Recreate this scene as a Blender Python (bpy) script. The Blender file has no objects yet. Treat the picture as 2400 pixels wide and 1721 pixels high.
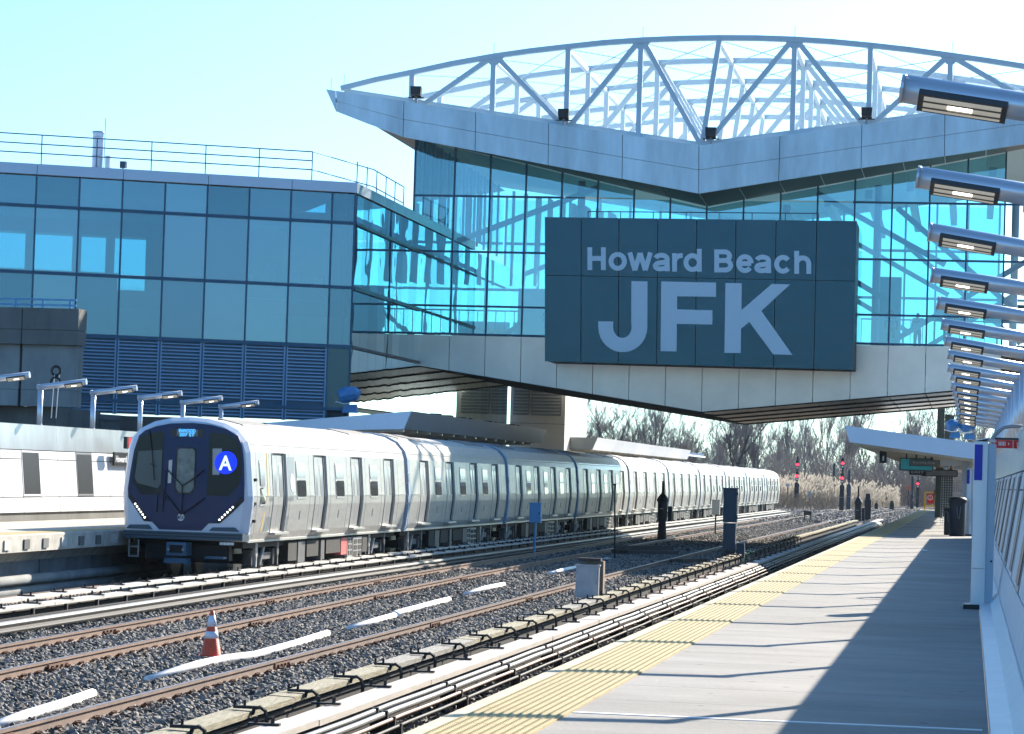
import bpy, bmesh, math, random
from mathutils import Vector, Matrix, Euler
random.seed(7)
PI = math.pi
sc = bpy.context.scene
COL = sc.collection

# ------------------------------------------------------------------ camera, world, sun, exposure
CAM_Z = 2.65
F_PX, ROLL, YAW, PITCH = 6740.0, 0.031, 0.1588222, 0.0372434
_F0 = Vector((-math.sin(YAW), math.cos(YAW), 0)); _R0 = Vector((math.cos(YAW), math.sin(YAW), 0))
_F = _F0*math.cos(PITCH) + Vector((0, 0, 1))*math.sin(PITCH)
_U0 = _R0.cross(_F)
_R = _R0*math.cos(ROLL) + _U0*math.sin(ROLL); _U = _U0*math.cos(ROLL) - _R0*math.sin(ROLL)
cam_d = bpy.data.cameras.new('camera'); cam = bpy.data.objects.new('camera', cam_d); COL.objects.link(cam)
cam_d.sensor_width = 36; cam_d.lens = 36*F_PX/2400.0
cam_d.clip_start = .5; cam_d.clip_end = 6000
M3 = Matrix((_R, _U, -_F)).transposed()
cam.matrix_world = Matrix.Translation((0, 0, CAM_Z)) @ M3.to_4x4()
sc.camera = cam

SUN_AZ, SUN_EL = math.radians(24.5), math.radians(28.3)
w = bpy.data.worlds.new('World'); sc.world = w; w.use_nodes = True
nt = w.node_tree; bg = nt.nodes['Background']
sky = nt.nodes.new('ShaderNodeTexSky'); sky.sky_type = 'NISHITA'; sky.sun_disc = False
sky.sun_elevation = SUN_EL; sky.sun_rotation = SUN_AZ
sky.air_density = .9; sky.dust_density = 4.0; sky.ozone_density = 5.0; sky.altitude = 1500
tint = nt.nodes.new('ShaderNodeMix'); tint.data_type = 'RGBA'; tint.blend_type = 'MULTIPLY'; tint.inputs[0].default_value = 1
tint.inputs[7].default_value = (.69, .99, 1.06, 1)
nt.links.new(sky.outputs[0], tint.inputs[6]); nt.links.new(tint.outputs[2], bg.inputs[0]); bg.inputs[1].default_value = .112
sun_d = bpy.data.lights.new('sun', 'SUN'); sun_d.energy = 5.0; sun_d.angle = math.radians(.5); sun_d.color = (1, .90, .76)
sun = bpy.data.objects.new('sun', sun_d); COL.objects.link(sun)
sun.location = (30, 60, 80)
_sd = Vector((math.sin(SUN_AZ)*math.cos(SUN_EL), math.cos(SUN_AZ)*math.cos(SUN_EL), math.sin(SUN_EL)))
sun.rotation_euler = _sd.to_track_quat('Z', 'Y').to_euler()
sc.view_settings.view_transform = 'Standard'; sc.view_settings.look = 'None'
sc.view_settings.exposure = 1.2; sc.view_settings.gamma = 1; sc.view_settings.use_curve_mapping = False
sc.render.engine = 'CYCLES'
sc.cycles.use_denoising = True; sc.cycles.max_bounces = 8; sc.cycles.transparent_max_bounces = 24
sc.cycles.glossy_bounces = 4; sc.cycles.diffuse_bounces = 3; sc.cycles.caustics_reflective = False; sc.cycles.caustics_refractive = False

# ------------------------------------------------------------------ measuring: a photo pixel (2400 wide) seen at a given real depth
def _ray(x, y): return _F + _R*((x-1200)/F_PX) - _U*((y-860.5)/F_PX)
def atY(x, y, Y): d = _ray(x, y); return Vector((0, 0, CAM_Z)) + d*(Y/d.y)
def atX(x, y, X): d = _ray(x, y); return Vector((0, 0, CAM_Z)) + d*(X/d.x)
def atZ(x, y, Z): d = _ray(x, y); return Vector((0, 0, CAM_Z)) + d*((Z-CAM_Z)/d.z)
def at_plane(x, y, P, n):
    d = _ray(x, y); o = Vector((0, 0, CAM_Z)); return o + d*((P-o).dot(n)/d.dot(n))

# ------------------------------------------------------------------ materials
MATS = {}
def mat(name, col, rough=.6, metal=0.0, noise=0.0, nscale=4.0, bump=0.0, bscale=40.0, col2=None, emit=None, es=0.0, coord='Object', stretch=None, spec=.5, coat=0.0):
    m = bpy.data.materials.new(name); m.use_nodes = True
    t = m.node_tree; b = t.nodes['Principled BSDF']
    b.inputs['Base Color'].default_value = (*col, 1); b.inputs['Roughness'].default_value = rough
    b.inputs['Metallic'].default_value = metal; b.inputs['Specular IOR Level'].default_value = spec
    b.inputs['Coat Weight'].default_value = coat
    if emit: b.inputs['Emission Color'].default_value = (*emit, 1); b.inputs['Emission Strength'].default_value = es
    if noise or bump or col2:
        tc = t.nodes.new('ShaderNodeTexCoord'); src = tc.outputs['Object']
        if coord == 'World':
            g = t.nodes.new('ShaderNodeNewGeometry'); src = g.outputs['Position']
        if stretch:
            mp = t.nodes.new('ShaderNodeMapping'); mp.inputs['Scale'].default_value = stretch
            t.links.new(src, mp.inputs[0]); src = mp.outputs[0]
        if noise or col2:
            n = t.nodes.new('ShaderNodeTexNoise'); n.inputs['Scale'].default_value = nscale; n.inputs['Detail'].default_value = 6; n.inputs['Roughness'].default_value = .65
            t.links.new(src, n.inputs['Vector'])
            r = t.nodes.new('ShaderNodeValToRGB'); r.color_ramp.elements[0].position = .3; r.color_ramp.elements[1].position = .7
            c2 = col2 or tuple(c*(1-noise) for c in col)
            r.color_ramp.elements[0].color = (*c2, 1); r.color_ramp.elements[1].color = (*(tuple(min(1, c*(1+noise*.5)) for c in col)), 1)
            t.links.new(n.outputs[0], r.inputs[0]); t.links.new(r.outputs[0], b.inputs['Base Color'])
        if bump:
            n2 = t.nodes.new('ShaderNodeTexNoise'); n2.inputs['Scale'].default_value = bscale; n2.inputs['Detail'].default_value = 5
            t.links.new(src, n2.inputs['Vector'])
            bp = t.nodes.new('ShaderNodeBump'); bp.inputs['Strength'].default_value = bump; bp.inputs['Distance'].default_value = .05
            t.links.new(n2.outputs[0], bp.inputs['Height']); t.links.new(bp.outputs[0], b.inputs['Normal'])
    MATS[name] = m; return m
def glass(name, tint, refl=.12, diff=0.0, dcol=(.5, .6, .7), rough=.0, wav=0.0):
    m = bpy.data.materials.new(name); m.use_nodes = True; t = m.node_tree; t.nodes.clear()
    o = t.nodes.new('ShaderNodeOutputMaterial'); tr = t.nodes.new('ShaderNodeBsdfTransparent'); tr.inputs[0].default_value = (*tint, 1)
    gl = t.nodes.new('ShaderNodeBsdfGlossy'); gl.inputs['Roughness'].default_value = rough; gl.inputs[0].default_value = (.75, .93, 1, 1)
    fr = t.nodes.new('ShaderNodeFresnel'); fr.inputs[0].default_value = 1.5
    mx = t.nodes.new('ShaderNodeMath'); mx.operation = 'ADD'; mx.use_clamp = True; mx.inputs[1].default_value = refl
    oi = t.nodes.new('ShaderNodeObjectInfo'); mr = t.nodes.new('ShaderNodeMath'); mr.operation = 'MULTIPLY_ADD'; mr.inputs[1].default_value = refl*.9; mr.inputs[2].default_value = refl*.55
    t.links.new(oi.outputs['Random'], mr.inputs[0]); t.links.new(mr.outputs[0], mx.inputs[1]); t.links.new(fr.outputs[0], mx.inputs[0])
    if wav:
        tc = t.nodes.new('ShaderNodeTexCoord'); n = t.nodes.new('ShaderNodeTexNoise'); n.inputs['Scale'].default_value = .55; n.inputs['Detail'].default_value = 1
        bp = t.nodes.new('ShaderNodeBump'); bp.inputs['Strength'].default_value = wav; bp.inputs['Distance'].default_value = .05
        t.links.new(tc.outputs['Object'], n.inputs['Vector']); t.links.new(n.outputs[0], bp.inputs['Height'])
        t.links.new(bp.outputs[0], gl.inputs['Normal']); t.links.new(bp.outputs[0], fr.inputs['Normal'])
    base = tr.outputs[0]
    if diff:
        df = t.nodes.new('ShaderNodeBsdfDiffuse'); df.inputs[0].default_value = (*dcol, 1)
        m1 = t.nodes.new('ShaderNodeMixShader'); m1.inputs[0].default_value = diff
        t.links.new(tr.outputs[0], m1.inputs[1]); t.links.new(df.outputs[0], m1.inputs[2]); base = m1.outputs[0]
    m2 = t.nodes.new('ShaderNodeMixShader'); t.links.new(mx.outputs[0], m2.inputs[0]); t.links.new(base, m2.inputs[1]); t.links.new(gl.outputs[0], m2.inputs[2])
    t.links.new(m2.outputs[0], o.inputs[0]); MATS[name] = m; return m

mat('ballast', (.12, .115, .11), .9, noise=.6, nscale=9, bump=1.0, bscale=14, coord='World')
mat('stone', (.13, .125, .12), .8, noise=.35, nscale=3)
mat('soil', (.13, .105, .075), .95, noise=.5, nscale=.2, coord='World')
mat('rail_side', (.23, .16, .125), .75, noise=.3, nscale=3)
mat('rail_head', (.42, .32, .26), .35, metal=.6, noise=.25, nscale=5)
mat('rail_rust', (.25, .16, .115), .7, noise=.3, nscale=4)
mat('iron', (.035, .03, .028), .7, noise=.4, nscale=20)
mat('rust_clip', (.16, .08, .05), .85)
mat('tie', (.10, .085, .07), .9, noise=.5, nscale=6, stretch=(1, 8, 8))
mat('wood_cover', (.40, .36, .25), .85, noise=.55, nscale=5, bump=.5, bscale=30, stretch=(12, .8, 12))
mat('wood_grey', (.36, .34, .30), .85, noise=.5, nscale=5, bump=.5, bscale=30, stretch=(12, .8, 12))
mat('cover_white', (.52, .47, .41), .7, noise=.2, nscale=3, stretch=(4, .6, 4))
mat('cover_pale', (.58, .56, .51), .7, noise=.25, nscale=3, stretch=(4, .6, 4))
mat('conduit', (.17, .17, .165), .5, metal=.3, noise=.2, nscale=5)
mat('conduit_pink', (.42, .28, .21), .5, noise=.2, nscale=4)
mat('concrete_plat', (.32, .305, .285), .85, noise=.14, nscale=1.5, bump=.3, bscale=30, coord='World', stretch=(.6, 1.5, 1))
_t = MATS['concrete_plat'].node_tree; _b = _t.nodes['Principled BSDF']; _g = _t.nodes.new('ShaderNodeNewGeometry')   # gum spots and blotches
_src = _b.inputs['Base Color'].links[0].from_socket
_v = _t.nodes.new('ShaderNodeTexVoronoi'); _v.inputs['Scale'].default_value = 2.2; _t.links.new(_g.outputs['Position'], _v.inputs['Vector'])
_r = _t.nodes.new('ShaderNodeValToRGB'); _r.color_ramp.elements[0].position = .05; _r.color_ramp.elements[0].color = (.45, .45, .45, 1); _r.color_ramp.elements[1].position = .075; _r.color_ramp.elements[1].color = (1, 1, 1, 1)
_t.links.new(_v.outputs['Distance'], _r.inputs[0])
_n = _t.nodes.new('ShaderNodeTexNoise'); _n.inputs['Scale'].default_value = .45; _n.inputs['Detail'].default_value = 8; _t.links.new(_g.outputs['Position'], _n.inputs['Vector'])
_r2 = _t.nodes.new('ShaderNodeValToRGB'); _r2.color_ramp.elements[0].position = .38; _r2.color_ramp.elements[0].color = (.80, .80, .78, 1); _r2.color_ramp.elements[1].position = .6; _r2.color_ramp.elements[1].color = (1, 1, 1, 1); _t.links.new(_n.outputs[0], _r2.inputs[0])
for _q in (_r, _r2):
    _m = _t.nodes.new('ShaderNodeMix'); _m.data_type = 'RGBA'; _m.blend_type = 'MULTIPLY'; _m.inputs[0].default_value = 1
    _t.links.new(_src, _m.inputs[6]); _t.links.new(_q.outputs[0], _m.inputs[7]); _src = _m.outputs[2]
_t.links.new(_src, _b.inputs['Base Color'])
mat('concrete_edge', (.52, .49, .42), .85, noise=.3, nscale=3, coord='World')
mat('concrete_dark', (.16, .16, .15), .9, noise=.4, nscale=.8, coord='World', stretch=(1, 1, .3))
mat('concrete_grey', (.30, .31, .30), .9, noise=.35, nscale=.9, coord='World', stretch=(1, 1, .4))
mat('concrete_blue', (.22, .23, .24), .9, noise=.35, nscale=1.5, coord='World')
mat('tactile', (.46, .36, .17), .75, noise=.22, nscale=2.5, coord='World')
mat('coping', (.54, .48, .33), .8, noise=.3, nscale=3, coord='World'); mat('tactile_dome', (.56, .44, .20), .7)
mat('joint_white', (.72, .72, .72), .6)
mat('wall_white', (.66, .67, .69), .55, noise=.06, nscale=1.0)
mat('wall_band', (.55, .57, .58), .32, metal=.7, noise=.22, nscale=1.3, stretch=(1, 1, .3))
mat('dark_panel', (.03, .033, .035), .35, noise=.3, nscale=6)
mat('skirt', (.62, .64, .67), .35, noise=.1, nscale=3)
mat('lamp_metal', (.62, .65, .70), .3, metal=.55, noise=.05, nscale=4)
mat('lamp_dark', (.10, .09, .08), .45, metal=.4)
mat('lamp_glow', (.45, .43, .38), .2, emit=(1, .92, .75), es=.12)
mat('lamp_tube', (1, 1, 1), .2, emit=(1, .95, .82), es=2.6)
mat('steel_train', (.50, .485, .45), .36, metal=.3, noise=.15, nscale=1.6, stretch=(1, 1.2, 5), bump=.04, bscale=3)
mat('steel_door', (.46, .45, .43), .34, metal=.3, noise=.06, nscale=2, stretch=(9, 9, .4))
mat('steel_dark', (.30, .31, .32), .4, metal=.5, noise=.1, nscale=3)
mat('roof_train', (.52, .50, .47), .5, noise=.1, nscale=3, stretch=(3, .3, 3))
mat('roof_vent', (.28, .26, .24), .7, noise=.3, nscale=8)
mat('front_white', (.62, .66, .72), .28, coat=.4)
mat('end_shade_blue', (.30, .40, .52), .4); mat('front_blue', (.004, .018, .085), .18, spec=.3)
mat('front_glass', (.008, .010, .013), .06, spec=.35)
mat('door_glass', (.20, .22, .20), .12, noise=.4, nscale=6, spec=.4); mat('cab_pale', (.10, .115, .115), .12, spec=.3)
mat('rubber', (.012, .012, .013), .6)
mat('under', (.012, .012, .012), .8, noise=.4, nscale=6)
mat('under_grey', (.10, .10, .10), .6, noise=.3, nscale=5)
mat('under_light', (.36, .355, .34), .5, noise=.25, nscale=5)
mat('under_red', (.65, .14, .13), .5)
mat('bumper', (.05, .09, .12), .5)
mat('coupler_blue', (.06, .14, .22), .5)
mat('wheel', (.45, .45, .46), .3, metal=.9)
mat('train_window', (.05, .06, .065), .05, spec=.8)
mat('train_pane', (.33, .35, .36), .12, spec=.7)
mat('stripe_yellow', (.72, .46, .10), .5)
mat('led_white', (1, 1, 1), .3, emit=(1, .97, .92), es=2.2)
mat('sign_text_blue', (.05, .35, .8), .4, emit=(.08, .45, 1), es=.9)
mat('bullet_blue', (0, .02, .8), .3, emit=(0, .02, .95), es=.55)
mat('bullet_white', (.7, .78, 1), .3, emit=(.5, .6, 1), es=.7)
mat('white_paint', (.8, .8, .8), .5)
mat('mullion', (.03, .10, .17), .4, metal=.3)
mat('mullion_dark', (.015, .04, .07), .4, metal=.3)
mat('interior', (.42, .52, .56), .8)
mat('interior_white', (.62, .70, .74), .8)
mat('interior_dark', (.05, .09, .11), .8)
mat('interior_truss', (.35, .50, .58), .6)
mat('fascia_blue', (.58, .64, .74), .35, metal=.3, noise=.06, nscale=.8)
mat('fascia_metal', (.52, .57, .61), .33, metal=.5, noise=.30, nscale=.9, stretch=(1, 1, .22))
mat('slab_metal', (.80, .77, .71), .3, metal=.75, noise=.10, nscale=.7)
mat('soffit_metal', (.70, .62, .50), .35, metal=.15, noise=.3, nscale=1.5)
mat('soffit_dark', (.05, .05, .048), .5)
mat('louvre', (.30, .47, .66), .45, metal=.3)
mat('louvre_grey', (.60, .61, .58), .45, metal=.3)
mat('truss_white', (.55, .66, .72), .45)
mat('white_block', (.78, .77, .71), .45, metal=.0, noise=.05)
mat('sign_panel', (.03, .066, .084), .2, metal=.85, noise=.15, nscale=.5, bump=.12, bscale=1.2, stretch=(.6, 1, 2.2))
mat('sign_letter', (.52, .59, .65), .35, metal=.2)
mat('black_box', (.012, .016, .02), .55)
mat('navy_box', (.015, .04, .065), .55)
mat('box_grey', (.45, .45, .45), .5, noise=.2, nscale=4)
mat('box_rust', (.30, .22, .16), .7, noise=.4, nscale=5)
mat('box_blue', (.13, .36, .60), .5)
mat('box_pale', (.45, .50, .52), .5)
mat('cone_orange', (.80, .10, .03), .5, noise=.12, nscale=6)
mat('cone_white', (.75, .78, .85), .35)
mat('pipe_white', (.82, .82, .82), .5, noise=.08, nscale=8)
mat('blue_sticker', (.005, .02, .42), .35)
mat('kiosk_white', (.60, .65, .70), .3, metal=.25)
mat('kiosk_side', (.36, .46, .56), .35, metal=.25)
mat('red_sign', (.72, .02, .02), .4)
mat('red_lamp', (1, .03, .05), .3, emit=(1, .02, .05), es=2.6)
mat('amber', (.8, .45, .05), .5)
mat('sign_black', (.008, .01, .012), .4)
mat('sign_teal', (.02, .20, .24), .4, emit=(.03, .4, .48), es=.06)
mat('grey_sign', (.14, .15, .14), .5)
mat('bark', (.10, .085, .075), .95, noise=.3, nscale=3)
mat('twig', (.24, .205, .185), .95)
mat('twig_pale', (.38, .34, .31), .95)
mat('reed', (.21, .18, .145), .9, noise=.6, nscale=.2, coord='World')
mat('reed_plume', (.42, .38, .335), .95)
mat('bush_yellow', (.26, .24, .09), .9, noise=.4, nscale=2)
mat('thicket', (.12, .11, .105), .95, noise=.4, nscale=.3, coord='World')
mat('skin', (.45, .27, .19), .6); mat('hair', (.03, .02, .016), .7)
mat('cloth_dark', (.03, .035, .045), .9); mat('cloth_brown', (.22, .11, .06), .9)
mat('wrap_blue', (.04, .22, .48), .4, noise=.3, nscale=6)
mat('pole_green', (.05, .07, .065), .7)
mat('stack_blue', (.30, .42, .60), .4, metal=.4)
glass('glass_front', (.26, .64, .74), .15, diff=.2, dcol=(.08, .42, .58), wav=.02)
glass('glass_bridge', (.56, .85, .90), .12, diff=.08, dcol=(.16, .44, .54), wav=.02)
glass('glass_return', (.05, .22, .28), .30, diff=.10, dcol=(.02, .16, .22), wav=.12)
glass('glass_teal', (.03, .16, .2), .02, diff=.4, dcol=(.02, .17, .24)); glass('glass_back', (.72, .95, 1.0), .05)
glass('mirror_wall', (.02, .05, .06), .82, wav=.16)
glass('glass_opaque', (.12, .40, .50), .22, diff=.4, dcol=(.12, .42, .60), wav=.03)

for nm_, k_ in (('reed', .2), ('reed_plume', .35)):      # thin dry blades let light through
    t_ = MATS[nm_].node_tree; pb = t_.nodes['Principled BSDF']; tl = t_.nodes.new('ShaderNodeBsdfTranslucent'); tl.inputs[0].default_value = (.6, .55, .47, 1)
    mx_ = t_.nodes.new('ShaderNodeMixShader'); mx_.inputs[0].default_value = k_; t_.links.new(pb.outputs[0], mx_.inputs[1]); t_.links.new(tl.outputs[0], mx_.inputs[2]); t_.links.new(mx_.outputs[0], t_.nodes['Material Output'].inputs[0])

# ------------------------------------------------------------------ mesh and object helpers
class MB:
    def __init__(s): s.v = []; s.f = []
    def add(s, vs, fs):
        n = len(s.v); s.v += [tuple(v) for v in vs]; s.f += [tuple(i+n for i in f) for f in fs]; return s
    def box(s, x0, x1, y0, y1, z0, z1):
        return s.add([(x0,y0,z0),(x1,y0,z0),(x1,y1,z0),(x0,y1,z0),(x0,y0,z1),(x1,y0,z1),(x1,y1,z1),(x0,y1,z1)],
                     [(3,2,1,0),(4,5,6,7),(0,1,5,4),(1,2,6,5),(2,3,7,6),(3,0,4,7)])
    def hexa(s, b, t): return s.add(list(b)+list(t), [(3,2,1,0),(4,5,6,7),(0,1,5,4),(1,2,6,5),(2,3,7,6),(3,0,4,7)])
    def bar(s, p, q, wd, ht, up=(0, 0, 1)):
        p, q, up = Vector(p), Vector(q), Vector(up); d = (q-p).normalized()
        if abs(d.dot(up)) > .98: up = Vector((0, 1, 0)) if abs(d.y) < .9 else Vector((1, 0, 0))
        r = d.cross(up).normalized(); u = r.cross(d).normalized(); r = r*wd/2; u = u*ht/2
        return s.hexa([p-r-u, p+r-u, q+r-u, q-r-u], [p-r+u, p+r+u, q+r+u, q-r+u])
    def prism(s, pts, vec):
        n = len(pts); vec = Vector(vec); a = [Vector(p) for p in pts]; b = [p+vec for p in a]
        return s.add(a+b, [tuple(range(n)), tuple(range(2*n-1, n-1, -1))] + [(i, i+n, (i+1) % n+n, (i+1) % n) for i in range(n)])
    def tube(s, pts, r, n=8, caps=True):
        pts = [Vector(p) for p in pts]; rs = r if isinstance(r, (list, tuple)) else [r]*len(pts)
        vs = []; fs = []; ref = None
        for i, p in enumerate(pts):
            d = (pts[min(i+1, len(pts)-1)]-pts[max(i-1, 0)]).normalized()
            if ref is None: ref = d.orthogonal().normalized()
            a = (ref - d*ref.dot(d)).normalized(); b = d.cross(a); ref = a
            for k in range(n):
                t = 2*PI*k/n; vs.append(p + (a*math.cos(t)+b*math.sin(t))*rs[i])
        for i in range(len(pts)-1):
            for k in range(n): fs.append((i*n+k, i*n+(k+1) % n, (i+1)*n+(k+1) % n, (i+1)*n+k))
        if caps: fs += [tuple(range(n-1, -1, -1)), tuple(range((len(pts)-1)*n, len(pts)*n))]
        return s.add(vs, fs)
    def lathe(s, prof, c=(0, 0, 0), n=16):
        vs = [(c[0]+r*math.cos(2*PI*k/n), c[1]+r*math.sin(2*PI*k/n), c[2]+z) for r, z in prof for k in range(n)]
        m = len(prof); fs = [(i*n+k, i*n+(k+1) % n, (i+1)*n+(k+1) % n, (i+1)*n+k) for i in range(m-1) for k in range(n)]
        fs += [tuple(range(n-1, -1, -1)), tuple(range((m-1)*n, m*n))]
        return s.add(vs, fs)
    def loft(s, rings, closed=True, caps=False):
        n = len(rings[0]); vs = [p for r in rings for p in r]; m = n if closed else n-1
        fs = [(i*n+k, i*n+(k+1) % n, (i+1)*n+(k+1) % n, (i+1)*n+k) for i in range(len(rings)-1) for k in range(m)]
        if caps: fs += [tuple(range(n-1, -1, -1)), tuple(range((len(rings)-1)*n, len(rings)*n))]
        return s.add(vs, fs)
    def mesh(s, name, m, smooth=False, org=None):
        vs = s.v if org is None else [(v[0]-org[0], v[1]-org[1], v[2]-org[2]) for v in s.v]
        me = bpy.data.meshes.new(name); me.from_pydata(vs, [], s.f)
        me.materials.append(MATS[m]); 
        if smooth: me.polygons.foreach_set('use_smooth', [True]*len(me.polygons))
        return me
    def build(s, name, m, parent=None, smooth=False):
        return put(name, s.mesh(name, m, smooth, org_of(parent)), parent)
def org_of(o): return None if o is None else Vector(o.get('org', (0, 0, 0)))
def put(name, me, parent=None, loc=None):
    o = bpy.data.objects.new(name, me); COL.objects.link(o)
    if parent is not None:
        o.parent = parent; o['org'] = tuple(parent.get('org', (0, 0, 0))); KIDS.setdefault(parent.name, []).append(o)
    if loc is not None: o.location = loc
    return o
def tag(o, label=None, cat=None, group=None, kind=None):
    if label: o['label'] = label
    if cat: o['category'] = cat
    if group: o['group'] = group
    if kind: o['kind'] = kind
    return o
def thing(name, label, cat, loc=(0, 0, 0), group=None):
    o = bpy.data.objects.new(name, None); COL.objects.link(o); o.location = loc; o['org'] = tuple(loc); o.empty_display_size = .3
    return tag(o, label, cat, group)
def copy_tree(o, parent=None):
    c = o.copy(); COL.objects.link(c); c.parent = parent
    for ch in KIDS.get(o.name, []): copy_tree(ch, c)
    return c
KIDS = {}
def struct(o): o['kind'] = 'structure'; return o
def spow(a, b, t): return a+(b-a)*t
def interp(tab, y):
    if y <= tab[0][0]: return tab[0][1]
    for (a, va), (b, vb) in zip(tab, tab[1:]):
        if y <= b: t = (y-a)/(b-a); return va+(vb-va)*t
    return tab[-1][1]
def text_mesh(body, name, m, width=None, height=None, bold=0.0, depth=.01, spacing=1.0):
    c = bpy.data.curves.new(name, 'FONT'); c.body = body; c.size = 1; c.offset = bold; c.extrude = depth; c.align_x = 'LEFT'; c.space_character = spacing
    c.resolution_u = 4
    o = bpy.data.objects.new(name, c); COL.objects.link(o)
    bpy.context.view_layer.update()
    dg = bpy.context.evaluated_depsgraph_get(); me = bpy.data.meshes.new_from_object(o.evaluated_get(dg))
    bpy.data.objects.remove(o)
    xs = [v.co.x for v in me.vertices]; ys = [v.co.y for v in me.vertices]
    x0, x1, y0, y1 = min(xs), max(xs), min(ys), max(ys)
    sx = width/(x1-x0) if width else None; sy = height/(y1-y0) if height else None
    sx = sx or sy; sy = sy or sx
    for v in me.vertices: v.co = Vector(((v.co.x-x0)*sx, (v.co.y-y0)*sy, v.co.z))
    me.materials.clear(); me.materials.append(MATS[m]); return me
def text_on(me, name, parent, origin, right, up):
    # lay the flat letters on a surface: origin lower left, right and up unit vectors
    r, u = Vector(right), Vector(up); n = r.cross(u); o0 = org_of(parent) or Vector((0, 0, 0)); o0 = Vector(o0)
    for v in me.vertices: v.co = Vector(origin) + r*v.co.x + u*v.co.y + n*v.co.z - o0
    return put(name, me, parent)

# ------------------------------------------------------------------ ground and ballast
g = MB(); g.add([(-3000, -60, -.42), (3000, -60, -.42), (3000, 5000, -.42), (-3000, 5000, -.42)], [(0, 1, 2, 3)])
struct(g.build('ground', 'soil'))
def far_shift(y): return 0 if y < 265 else 4.2*((y-265)/120.0)**2
C2 = [(20, -8.5), (27, -8.55), (50, -8.68), (72, -8.92), (116, -9.1), (190, -9.1), (600, -9.1)]
C3 = [(20, -12.2), (25, -12.35), (37, -12.75), (48, -13.0), (65, -13.42), (80, -13.7), (100, -13.85), (160, -14.0), (600, -14.0)]
C4 = [(20, -17.0), (45, -17.35), (64, -17.7), (90, -17.75), (260, -17.6), (600, -17.6)]
C1 = [(20, -4.72), (600, -4.72)]
def cx(tab, y):
    a = sum(interp(tab, y+d) for d in (-6, -3, 0, 3, 6))/5
    return a + far_shift(y)
rb = random.Random(3)
bm_ = MB(); ys = []; y = 10.0
while y < 110: ys.append(y); y += .3
while y < 520: ys.append(y); y += 2.5
N = 62
for j, y in enumerate(ys):
    for i in range(N+1):
        t = i/N; x0 = -19.3 if y < 203 else -34; x1 = -3.0 if y < 203 else 4
        x = x0+(x1-x0)*t + far_shift(y)
        z = -.19 + rb.uniform(-.035, .035) if y < 110 else -.19+rb.uniform(-.05, .05)
        bm_.v.append((x + rb.uniform(-.06, .06), y, z))
for j in range(len(ys)-1):
    for i in range(N):
        a = j*(N+1)+i; bm_.f.append((a, a+1, a+N+2, a+N+1))
struct(bm_.build('ballast_bed', 'ballast'))

# loose stones lying on the bed, as geometry nodes over two sheets
def stones(name, x0, x1, y0, y1, dens, smin, smax, seed, label, skew=0):
    m = MB(); m.add([(x0, y0, -.165), (x1, y0, -.165), (x1+skew, y1, -.165), (x0+skew, y1, -.165)], [(0, 1, 2, 3)])
    o = m.build(name, 'stone'); tag(o, label, 'gravel', kind='stuff')
    ng = bpy.data.node_groups.new(name, 'GeometryNodeTree')
    ng.interface.new_socket('Geometry', in_out='INPUT', socket_type='NodeSocketGeometry'); ng.interface.new_socket('Geometry', in_out='OUTPUT', socket_type='NodeSocketGeometry')
    n = ng.nodes; L = ng.links
    gi = n.new('NodeGroupInput'); go = n.new('NodeGroupOutput')
    dp = n.new('GeometryNodeDistributePointsOnFaces'); dp.inputs['Density'].default_value = dens; dp.inputs['Seed'].default_value = seed
    ic = n.new('GeometryNodeMeshIcoSphere'); ic.inputs['Radius'].default_value = 1; ic.inputs['Subdivisions'].default_value = 1
    ip = n.new('GeometryNodeInstanceOnPoints')
    rr = n.new('FunctionNodeRandomValue'); rr.data_type = 'FLOAT_VECTOR'; rr.inputs[0].default_value = (0, 0, 0); rr.inputs[1].default_value = (6.28, 6.28, 6.28)
    rs = n.new('FunctionNodeRandomValue'); rs.data_type = 'FLOAT_VECTOR'; rs.inputs[0].default_value = (smin, smin, smin*.6); rs.inputs[1].default_value = (smax, smax, smax*.75); rs.inputs['Seed'].default_value = 5
    sm = n.new('GeometryNodeSetMaterial'); sm.inputs['Material'].default_value = MATS['stone']
    L.new(gi.outputs[0], dp.inputs['Mesh']); L.new(dp.outputs['Points'], ip.inputs['Points']); L.new(ic.outputs['Mesh'], sm.inputs['Geometry']); L.new(sm.outputs[0], ip.inputs['Instance'])
    L.new(rr.outputs[0], ip.inputs['Rotation']); L.new(rs.outputs[0], ip.inputs['Scale']); L.new(ip.outputs[0], go.inputs[0])
    md = o.modifiers.new('scatter', 'NODES'); md.node_group = ng
    return o
# a stone's own shade varies from stone to stone
_t = MATS['stone'].node_tree; _oi = _t.nodes.new('ShaderNodeObjectInfo'); _hr = _t.nodes.new('ShaderNodeValToRGB')
_hr.color_ramp.elements[0].color = (.022, .020, .018, 1); _hr.color_ramp.elements[1].color = (.30, .27, .235, 1)
_t.links.new(_oi.outputs['Random'], _hr.inputs[0]); _t.links.new(_hr.outputs[0], _t.nodes['Principled BSDF'].inputs['Base Color'])
stones('ballast_stones', -14.5, -3.4, 22, 62, 150, .028, .082, 1, 'crushed grey stone ballast between the rails in the foreground')
stones('ballast_stones', -15.5, -3.4, 62, 112, 60, .035, .09, 2, 'crushed grey stone ballast between the rails farther along the tracks')
stones('ballast_stones', -19.0, -14.5, 30, 112, 80, .028, .075, 3, 'dark crushed stone ballast beside and under the train')
stones('ballast_stones', -18.5, -3.4, 112, 205, 26, .05, .12, 4, 'crushed stone ballast beyond the bridge shadow')
stones('ballast_stones', -32, 3, 205, 420, 5, .10, .24, 5, 'crushed stone ballast around the far junction tracks')

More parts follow.
